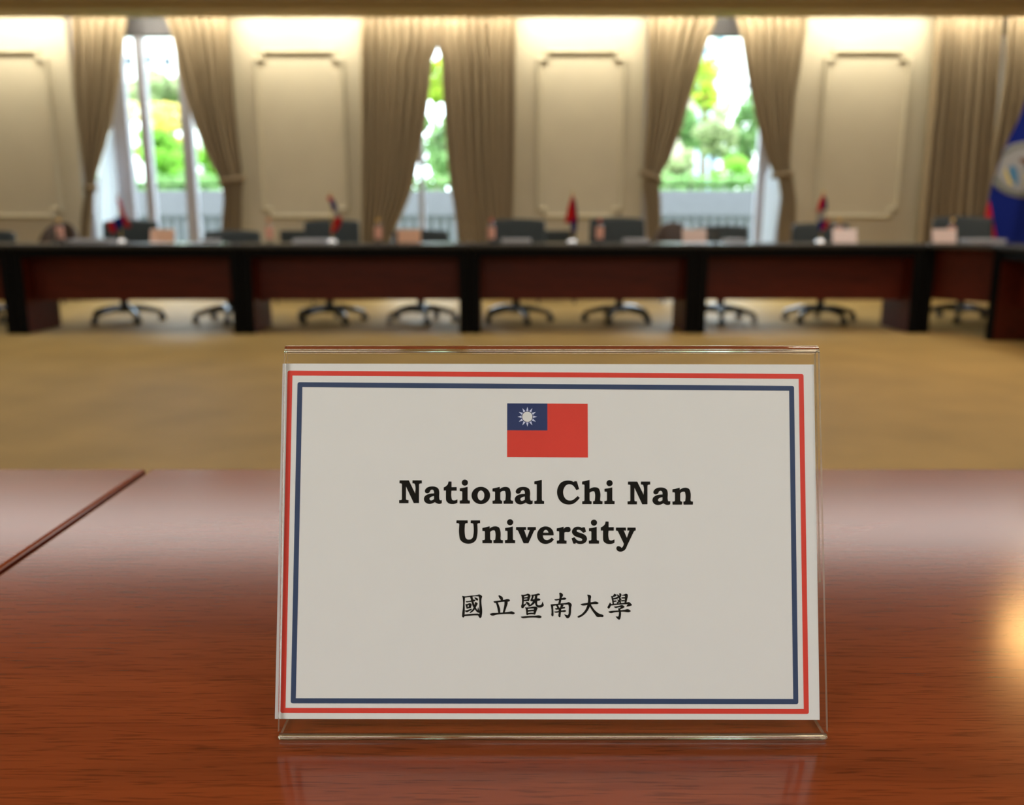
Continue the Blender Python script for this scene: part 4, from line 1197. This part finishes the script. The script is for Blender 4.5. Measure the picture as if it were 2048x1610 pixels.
# ------------------------------------------------------------------ office chairs
def swivel_chair(label, x, y, rot):
    t = thing('swivel_chair', label, 'chair', (x, y, 0), rot, 'charcoal swivel chairs behind the far tables')
    bm = B()
    lathe(bm, [(0.045, 0.085), (0.05, 0.10), (0.045, 0.15), (0.032, 0.155)], 16)
    for k in range(5):
        a = 2 * math.pi * k / 5 + math.pi / 2
        pts = [(r * math.cos(a), r * math.sin(a), z) for r, z in ((0.03, 0.125), (0.12, 0.128), (0.22, 0.112), (0.31, 0.085), (0.335, 0.075))]
        tube(bm, pts, [0.038, 0.034, 0.028, 0.023, 0.020], 8)
    base = obj('star_base', bm, M['alu'], t)
    for k in range(5):
        a = 2 * math.pi * k / 5 + math.pi / 2
        bm = B()
        for s in (-1, 1):
            m = Matrix.Translation((0.33 * math.cos(a), 0.33 * math.sin(a), 0.03)) @ Matrix.Rotation(a + 0.6 * k, 4, 'Z') @ Matrix.Translation((0, s * 0.013, 0)) @ Matrix.Rotation(R(90), 4, 'X')
            bmesh.ops.create_cone(bm, segments=18, radius1=0.029, radius2=0.029, depth=0.018, cap_ends=True, matrix=m)
        bmesh.ops.create_cone(bm, segments=10, radius1=0.016, radius2=0.016, depth=0.04, cap_ends=True, matrix=Matrix.Translation((0.33 * math.cos(a), 0.33 * math.sin(a), 0.058)))
        obj('caster', bm, M['chairplastic'], base)
    bm = B()
    lathe(bm, [(0.036, 0.15), (0.036, 0.30), (0.030, 0.305), (0.030, 0.40), (0.04, 0.405)], 16)
    box(bm, -0.12, 0.12, -0.1, 0.1, 0.395, 0.425, 0.008)
    obj('gas_column', bm, M['chairplastic'], t)
    obj('seat', box(B(), -0.26, 0.26, -0.25, 0.25, 0.42, 0.50, 0.034, 4), M['leather'], t)
    # backrest, slightly curved shell with padded front
    bm = box(B(), -0.275, 0.275, 0.20, 0.275, 0.0, 0.48, 0.03, 4)
    bmesh.ops.subdivide_edges(bm, edges=[e for e in bm.edges if abs((e.verts[0].co - e.verts[1].co).x) > 0.3], cuts=8, use_grid_fill=True)
    for v in bm.verts:
        v.co.y += -0.25 * v.co.x ** 2 + 0.08 * v.co.z + 0.0
        v.co.z += 0.46 - 0.22 * v.co.x ** 2 * (1 if v.co.z > 0.3 else 0)
        v.co.x *= 1.0 - 0.10 * max(0, (v.co.z - 0.6))
    obj('backrest', bm, M['leather'], t)
    for s in (-1, 1):
        bm = B()
        tube(bm, [(s * 0.20, 0.0, 0.43), (s * 0.31, 0.0, 0.45), (s * 0.315, 0.02, 0.63)], 0.016, 8)
        box(bm, s * 0.315 - 0.03, s * 0.315 + 0.03, -0.13, 0.13, 0.63, 0.66, 0.012, 3)
        obj('armrest', bm, M['chairplastic'], t)
    return t


CH = [(-40, -35, 460, 'charcoal swivel chair cut by the frame edge beside the brown round chair'),
      (240, 250, 439, 'charcoal swivel chair before the sheer of the yellow-tree window'),
      (468, 462, 460, 'low charcoal swivel chair before the tied curtain of the yellow-tree window'),
      (667, 660, 439, 'high charcoal swivel chair behind the slanting small flag'),
      (843, 842, 459, 'charcoal swivel chair behind the peach name sheet at the slit window'),
      (1022, 1032, 437, 'charcoal swivel chair behind the straight curtain side of the slit window'),
      (1242, 1238, 434, 'charcoal swivel chair beside the tied curtain and red-capped bottle'),
      (1443, 1440, 450, 'charcoal swivel chair behind the pink name sheet at the tower window'),
      (1612, 1640, 445, 'charcoal swivel chair behind the small flag before the last wall panel'),
      (1947, 1920, 432, 'charcoal swivel chair before the big blue flag behind the corner table')]
first = None
rr = [0.3, 0.15, -0.5, 0.0, -0.42, -0.25, 0.2, 0.55, -0.1, 0.35]
for i, (bx, fx, ty, lb) in enumerate(CH):
    Y = 8.42 if bx == 1947 else 8.34
    x = px_x(fx, Y, 0.1)
    rot = R([6, -3, 4, 0, 3, -4, 2, -6, -9, -14][i])
    if first is None:
        c = first = swivel_chair(lb, x, Y, rot)
    else:
        c = dup(first, (x, Y, 0), rot, lb)
    topz = at(bx, ty, Y + 0.28).z
    dz = topz - 0.94
    for ch in c.children:
        if ch.name.startswith('backrest'):
            ch.location.z = dz
        if ch.name.startswith('seat'):
            ch.location.z = dz * 0.5
        if ch.name.startswith('star_base'):
            ch.rotation_euler.z = rr[i]


# round-backed brown visitors' chairs and low black ones by the wall
def round_chair(label, x, y):
    t = thing('visitor_chair', label, 'chair', (x, y, 0), 0, 'brown round-backed chairs by the wall')
    bm = B()
    rings = []
    for k in range(25):
        u = -1 + 2 * k / 24
        a = math.pi / 2 + u * 1.25
        h = 0.93 - 0.30 * abs(u) ** 2.4
        cx_, cy_ = 0.235 * math.cos(a), 0.06 + 0.235 * math.sin(a)
        ux, uy = math.cos(a), math.sin(a)
        rings.append([bm.verts.new((cx_ + ux * o, cy_ + uy * o, z)) for o, z in ((0.0, 0.42), (0.045, 0.42), (0.045, h - 0.02), (0.03, h), (0.01, h), (0.0, h - 0.02))])
    for a, b in zip(rings, rings[1:]):
        for j in range(6):
            bm.faces.new((a[j], b[j], b[(j + 1) % 6], a[(j + 1) % 6]))
    bm.faces.new(rings[0])
    bm.faces.new(rings[-1])
    obj('backrest', bm, M['brown'], t)
    obj('seat', lathe(B(), [(0.0, 0.38), (0.22, 0.38), (0.24, 0.40), (0.24, 0.44), (0.22, 0.465), (0.0, 0.47)], 28), M['brown'], t)
    for sx in (-1, 1):
        for sy in (-1, 1):
            obj('leg', tube(B(), [(sx * 0.17, sy * 0.17, 0), (sx * 0.15, sy * 0.15, 0.39)], [0.014, 0.02], 8), M['brown'], t)
    return t


YV = 10.35
c1 = round_chair('brown round-backed chair behind the yellow-capped bottle by the wall', px_x(97, YV, 0.9), YV)
dup(c1, (px_x(1355, YV, 0.9), YV, 0), 0, 'brown round-backed chair beside the pink name sheet at the tower window')


def low_chair(label, x, y):
    t = thing('side_chair', label, 'chair', (x, y, 0), 0, 'low black side chairs by the wall')
    obj('backrest', box(B(), -0.24, 0.24, 0.18, 0.24, 0.48, 0.835, 0.02, 3), M['leather'], t)
    obj('seat', box(B(), -0.24, 0.24, -0.22, 0.24, 0.40, 0.47, 0.025, 3), M['leather'], t)
    for sx in (-1, 1):
        for sy in (-1, 1):
            obj('leg', tube(B(), [(sx * 0.21, sy * 0.19, 0), (sx * 0.21, sy * 0.19, 0.41)], 0.012, 8), M['chairplastic'], t)
    return t


c2 = low_chair('low black chair behind the white papers beside the high swivel chair', px_x(592, YV, 0.8), YV)
dup(c2, (px_x(1113, YV, 0.8), YV, 0), 0, 'low black chair behind the red pointed small flag')


# ------------------------------------------------------------------ things on the far tables
def far(px, Y, z=0.8):
    return (px_x(px, Y, z), Y, TABLE)


def bottle(label, px, Y, cap):
    t = thing('water_bottle', label, 'bottle', far(px, Y), 0, 'water bottles on the far tables')
    obj('body', lathe(B(), [(0.0, 0.0), (0.028, 0.0), (0.032, 0.006), (0.032, 0.05), (0.030, 0.06), (0.032, 0.07), (0.032, 0.135), (0.027, 0.155), (0.014, 0.180), (0.013, 0.19)], 24), M['bottle'], t)
    obj('wrap_label', lathe(B(), [(0.0322, 0.038), (0.0326, 0.039), (0.0326, 0.139), (0.0322, 0.140)], 24), M['labelpink'], t, label='salmon label band')
    obj('cap', lathe(B(), [(0.015, 0.184), (0.0158, 0.186), (0.0158, 0.206), (0.014, 0.209), (0.0, 0.209)], 20), M[cap], t, label='coloured screw cap')
    return t


for px, cap, lb in [(121, 'capyellow', 'yellow-capped water bottle in front of the brown round chair'),
                    (539, 'caporange', 'orange-capped water bottle beside the low swivel chair'),
                    (757, 'capyellow', 'yellow-capped water bottle against the sweeping taupe curtain'),
                    (983, 'capred', 'red-capped water bottle in front of the straight taupe curtain'),
                    (1199, 'capred', 'red-capped water bottle before the chair by the tower window curtain'),
                    (1676, 'capyellow', 'yellow-capped water bottle beside the pale pink sheet and small flag'),
                    (1902, 'capyellow', 'yellow-capped water bottle behind the pale pink sheet on the corner table')]:
    bottle(lb, px, 7.86 if px in (1676, 1902) else 7.66, cap)


def tumbler(label, px, Y):
    t = obj('drinking_glass', lathe(B(), [(0.0, 0.0), (0.030, 0.0), (0.033, 0.002), (0.038, 0.105), (0.036, 0.105), (0.031, 0.008), (0.0, 0.007)], 28), M['bottle'])
    tag(t, label, 'glass', 'drinking glasses on the far tables')
    t.location = far(px, Y)
    return t


tumbler('clear drinking glass beside the yellow-capped bottle and brown chair', 112, 7.60)
tumbler('clear drinking glass beside the peach sheet at the slit window', 788, 7.62)
tumbler('clear drinking glass beside the pink sheet at the tower window', 1431, 7.62)


def papers(label, px0, px1, Y, h, seed):
    rnd = random.Random(seed)
    a, b = far(px0, Y), far(px1, Y)
    w = (b[0] - a[0]) / 2
    t = thing('paper_stack', label, 'papers', ((a[0] + b[0]) / 2, Y, TABLE), 0, 'white document stacks on the far tables')
    z = 0
    n = 4
    for k in range(n):
        o = obj('folder', box(B(), -w, w, -0.105, 0.105, z, z + h / n - 0.001, 0.001, 1), M['docs'], t, False)
        o.location = (rnd.uniform(-.006, .006), rnd.uniform(-.006, .006), 0)
        z += h / n
    return t


for px0, px1, lb in [(142, 224, 'white document stack in front of the sheer of the yellow-tree window'),
                     (409, 436, 'white document stack in front of the low swivel chair'),
                     (590, 655, 'white document stack in front of the slanting small flag'),
                     (1003, 1062, 'white document stack beside the red-capped bottle at the straight curtain'),
                     (1248, 1294, 'white document stack before the chair beside the tied curtain'),
                     (1448, 1486, 'white document stack beside the glass at the tower window'),
                     (1930, 2000, 'white document stack before the big blue flag')]:
    papers(lb, px0, px1, 7.80, 0.034, px0)


def table_flag(label, px, top, shape, Y=7.72):
    """small drooping cloth flag on a chrome pole; shape: polygons (material, [(dx, photo y) ...])"""
    x, _, _ = far(px, Y)
    t = thing('table_flag', label, 'flag', (x, Y, TABLE), 0, 'small flags on the far tables')
    z1 = at(px, top, Y).z - TABLE
    obj('stand', lathe(B(), [(0.0, 0.0), (0.042, 0.0), (0.044, 0.006), (0.036, 0.024), (0.018, 0.036), (0.007, 0.044), (0.0, 0.045)], 24), M['chrome'], t)
    bm = B()
    tube(bm, [(0, 0, 0.04), (0, 0, z1 + 0.012)], 0.004, 8)
    bmesh.ops.create_icosphere(bm, subdivisions=2, radius=0.009, matrix=Matrix.Translation((0, 0, z1 + 0.015)))
    obj('pole', bm, M['brass'], t)
    cols = []
    for m, pl in shape:
        bm = B()
        pts = [(px_x(px + dx, Y, 0.9) - x, at(px, py, Y).z - TABLE) for dx, py in pl]
        # cloth strip: rows between the two chains of outline points, folded in depth
        k = len(pts) // 2
        lf, rg = pts[:k], pts[k:][::-1]
        rows = []
        for i in range((k - 1) * 6 + 1):
            s = i / 6
            j = min(int(s), k - 2)
            f = s - j
            a = Vector(lf[j]).lerp(Vector(lf[j + 1]), f)
            b = Vector(rg[j]).lerp(Vector(rg[j + 1]), f)
            row = []
            for q in range(13):
                u = q / 12
                p = a.lerp(b, u)
                row.append(bm.verts.new((p.x, -0.012 + 0.012 * math.sin(u * 9 + s * 0.7), p.y)))
            rows.append(row)
        for a, b in zip(rows, rows[1:]):
            for q in range(12):
                bm.faces.new((a[q], a[q + 1], b[q + 1], b[q]))
        o = obj('cloth', bm, M[m], t)
        md = o.modifiers.new('thick', 'SOLIDIFY')
        md.thickness = 0.002
    return t


table_flag('small red and blue table flag drooping before the yellow-tree window', 243, 394,
           [('fred', [(-3, 398), (0, 420), (2, 440), (8, 455), (22, 455), (15, 440), (9, 420), (3, 398)]),
            ('fblue', [(-12, 436), (-14, 448), (-12, 460), (0, 458), (6, 446), (5, 434)]),
            ('fred', [(-27, 445), (-26, 456), (-20, 468), (-9, 464), (-12, 452), (-16, 442)])])
table_flag('small slanting table flag, dark above and red below, before the high swivel chair', 664, 390,
           [('fred', [(-8, 393), (-6, 400), (-2, 405), (6, 404), (5, 398), (2, 392)]),
            ('fblue', [(-3, 400), (0, 412), (3, 424), (13, 422), (11, 410), (7, 398)]),
            ('fwhite', [(4, 420), (6, 428), (8, 436), (18, 434), (16, 426), (13, 418)]),
            ('fred', [(6, 434), (2, 450), (-4, 466), (8, 464), (18, 450), (21, 432)])])
table_flag('small red pointed table flag before the panel between slit and tower windows', 1143, 388,
           [('fred', [(-1, 391), (-8, 415), (-14, 446), (10, 446), (6, 415), (3, 391)]),
            ('fblue', [(4, 398), (6, 420), (8, 448), (12, 446), (10, 420), (6, 398)]),
            ('fblue', [(-5, 440), (-2, 452), (2, 464), (10, 464), (11, 452), (9, 440)])])
table_flag('small red, grey and blue table flag before the last wall panel', 1641, 388,
           [('fred', [(-2, 391), (-8, 405), (-10, 424), (-2, 424), (2, 405), (3, 391)]),
            ('fblue', [(2, 394), (1, 408), (0, 420), (8, 420), (9, 408), (6, 394)]),
            ('fwhite', [(-10, 422), (-10, 432), (-8, 442), (8, 442), (8, 432), (8, 422)]),
            ('fblue', [(-8, 440), (-6, 450), (-2, 462), (6, 462), (8, 450), (8, 440)]),
            ('fred', [(6, 440), (3, 452), (0, 462), (8, 460), (14, 450), (15, 438)])])

# ------------------------------------------------------------------ big blue flag on a floor stand
FX, FY = px_x(2047, 8.75, 1.6), 8.75
ft = thing('floor_flag', 'large blue flag with round white crest and red stripes on a gold-topped pole', 'flag', (FX, FY, 0))
obj('stand', lathe(B(), [(0.0, 0.0), (0.20, 0.0), (0.20, 0.02), (0.06, 0.05), (0.03, 0.09), (0.0, 0.09)], 32), M['brass'], ft)
ZT = at(2040, 182, FY).z
bm = B()
tube(bm, [(0, 0, 0.08), (0, 0, ZT + 0.04)], 0.014, 12)
obj('pole', bm, M['brass'], ft)
bm = lathe(B(), [(0.0, 0.0), (0.016, 0.0), (0.02, 0.015), (0.012, 0.03), (0.028, 0.05), (0.034, 0.075), (0.022, 0.105), (0.006, 0.14), (0.0, 0.145)], 20)
fin = obj('finial', bm, M['brass'], ft)
fin.location = (0, 0, ZT + 0.03)
HW = [(0.0, 0.03), (0.05, 0.06), (0.28, 0.125), (0.55, 0.235), (0.85, 0.305), (1.05, 0.325), (1.2, 0.345), (1.35, 0.36), (1.6, 0.37)]


def half(d):
    for (a, p), (b, q) in zip(HW, HW[1:]):
        if a <= d <= b:
            return p + (q - p) * (d - a) / (b - a)
    return HW[-1][1]


def fsurf(x, d, lift=0.0):
    """front of the draped cloth: x across, d down from the pole head"""
    w = half(d)
    x = max(-w * 0.995, min(w * 0.995, x))
    u = x / w
    y = -0.05 - 0.16 * (1 - u * u) ** 0.5 * min(1, 0.3 + d) + 0.022 * math.sin(7 * u + 1.2 * d) * min(1, d * 1.5)
    return (x, y - lift, ZT - d)


def fgrid(bm, f, nu, nv):
    g = [[bm.verts.new(f(i / nu, j / nv)) for i in range(nu + 1)] for j in range(nv + 1)]
    for a, b in zip(g, g[1:]):
        for k in range(nu):
            bm.faces.new((a[k], a[k + 1], b[k + 1], b[k]))
    return bm


def cl_obj(name, bm, m, th=0.003):
    o = obj(name, bm, M[m], ft)
    md = o.modifiers.new('thick', 'SOLIDIFY')
    md.thickness = th
    return o


cl_obj('cloth', fgrid(B(), lambda u, v: fsurf((2 * u - 1) * half(v * 1.5) * 0.999, v * 1.5), 48, 60), 'fblue')
cl_obj('red_stripe', fgrid(B(), lambda u, v: fsurf(-half(1.03 + v * 0.35) + 0.10 * u * (0.1 + v) - 0.004, 1.03 + v * 0.35, 0.006), 6, 14), 'fred', 0.002)
cl_obj('red_stripe', fgrid(B(), lambda u, v: fsurf((u - 0.35) * (0.05 + 0.05 * v), 0.01 + v * 0.42, 0.006), 6, 14), 'fred', 0.002)
EX, ED, ER = -0.075, ZT - at(2032, 342, FY).z, 0.262


def patch(bm, poly, lift):
    """small polygon laid on the cloth around the crest centre"""
    n = len(poly)
    ca, cb = sum(a for a, b in poly) / n, sum(b for a, b in poly) / n
    prev = [bm.verts.new(fsurf(EX + ca, ED - cb, lift))] * n
    for r in range(1, 6):
        f = r / 5
        ring = [bm.verts.new(fsurf(EX + ca + (a - ca) * f, ED - cb - (b - cb) * f, lift)) for a, b in poly]
        for k in range(n):
            if r == 1:
                bm.faces.new((prev[0], ring[k], ring[(k + 1) % n]))
            else:
                bm.faces.new((prev[k], ring[k], ring[(k + 1) % n], prev[(k + 1) % n]))
        prev = ring


bm = B()
rings = []
for r in range(0, 9):
    rr_ = ER * r / 8
    rings.append([bm.verts.new(fsurf(max(-half(ED - rr_ * math.sin(2 * math.pi * k / 48)) * 0.985, EX + rr_ * math.cos(2 * math.pi * k / 48)), ED - rr_ * math.sin(2 * math.pi * k / 48), 0.006)) for k in range(48)])
for a, b in zip(rings, rings[1:]):
    for k in range(48):
        bm.faces.new((a[k], a[(k + 1) % 48], b[(k + 1) % 48], b[k]))
bmesh.ops.remove_doubles(bm, verts=bm.verts, dist=1e-6)
crest = cl_obj('crest_disc', bm, 'fwhite', 0.001)
bm = B()
for k in range(50):
    a = 2 * math.pi * k / 50
    c_, s_ = math.cos(a), math.sin(a)
    q = []
    for (dr, dt) in ((-0.026, -0.004), (0.0, -0.012), (0.026, 0.006), (0.0, 0.006)):
        q.append(((0.225 + dr) * c_ - dt * s_ - dr * 0.5 * s_, (0.225 + dr) * s_ + dt * c_ + dr * 0.5 * c_))
    patch(bm, q, 0.0085)
lv = obj('leaf_wreath', bm, M['fgreen'], ft, False)


def ellp(cx_, cy_, rx, ry, n=14, rot=0.0):
    return [(cx_ + rx * math.cos(2 * math.pi * k / n) * math.cos(rot) - ry * math.sin(2 * math.pi * k / n) * math.sin(rot),
             cy_ + rx * math.cos(2 * math.pi * k / n) * math.sin(rot) + ry * math.sin(2 * math.pi * k / n) * math.cos(rot)) for k in range(n)]


def emblem(name, m, polys):
    bm = B()
    for i, p in enumerate(polys):
        patch(bm, p, 0.0085 + 0.0004 * i)
    obj(name, bm, M[m], ft, False)


emblem('crest_tree', 'fgreen', [ellp(0.045, 0.055, 0.07, 0.055), ellp(0.07, 0.0, 0.055, 0.06), [(0.03, 0.02), (0.06, 0.02), (0.06, -0.07), (0.03, -0.07)]])
emblem('crest_figures', 'fbrown', [ellp(-0.02, 0.075, 0.05, 0.025, 12, -0.5), [(0.02, -0.02), (0.05, -0.02), (0.055, -0.13), (0.025, -0.13)], ellp(0.01, 0.03, 0.022, 0.04)])
emblem('crest_side_figure', 'fsky', [ellp(-0.10, -0.03, 0.028, 0.075, 14, 0.15), ellp(-0.085, -0.10, 0.02, 0.05)])
emblem('crest_scroll', 'fgold', [ellp(-0.135, -0.06, 0.010, 0.085, 12, 0.25), ellp(-0.11, -0.125, 0.022, 0.012, 12, 0.4), ellp(0.015, -0.035, 0.014, 0.06, 12, -0.5), ellp(0.05, -0.135, 0.06, 0.012)])
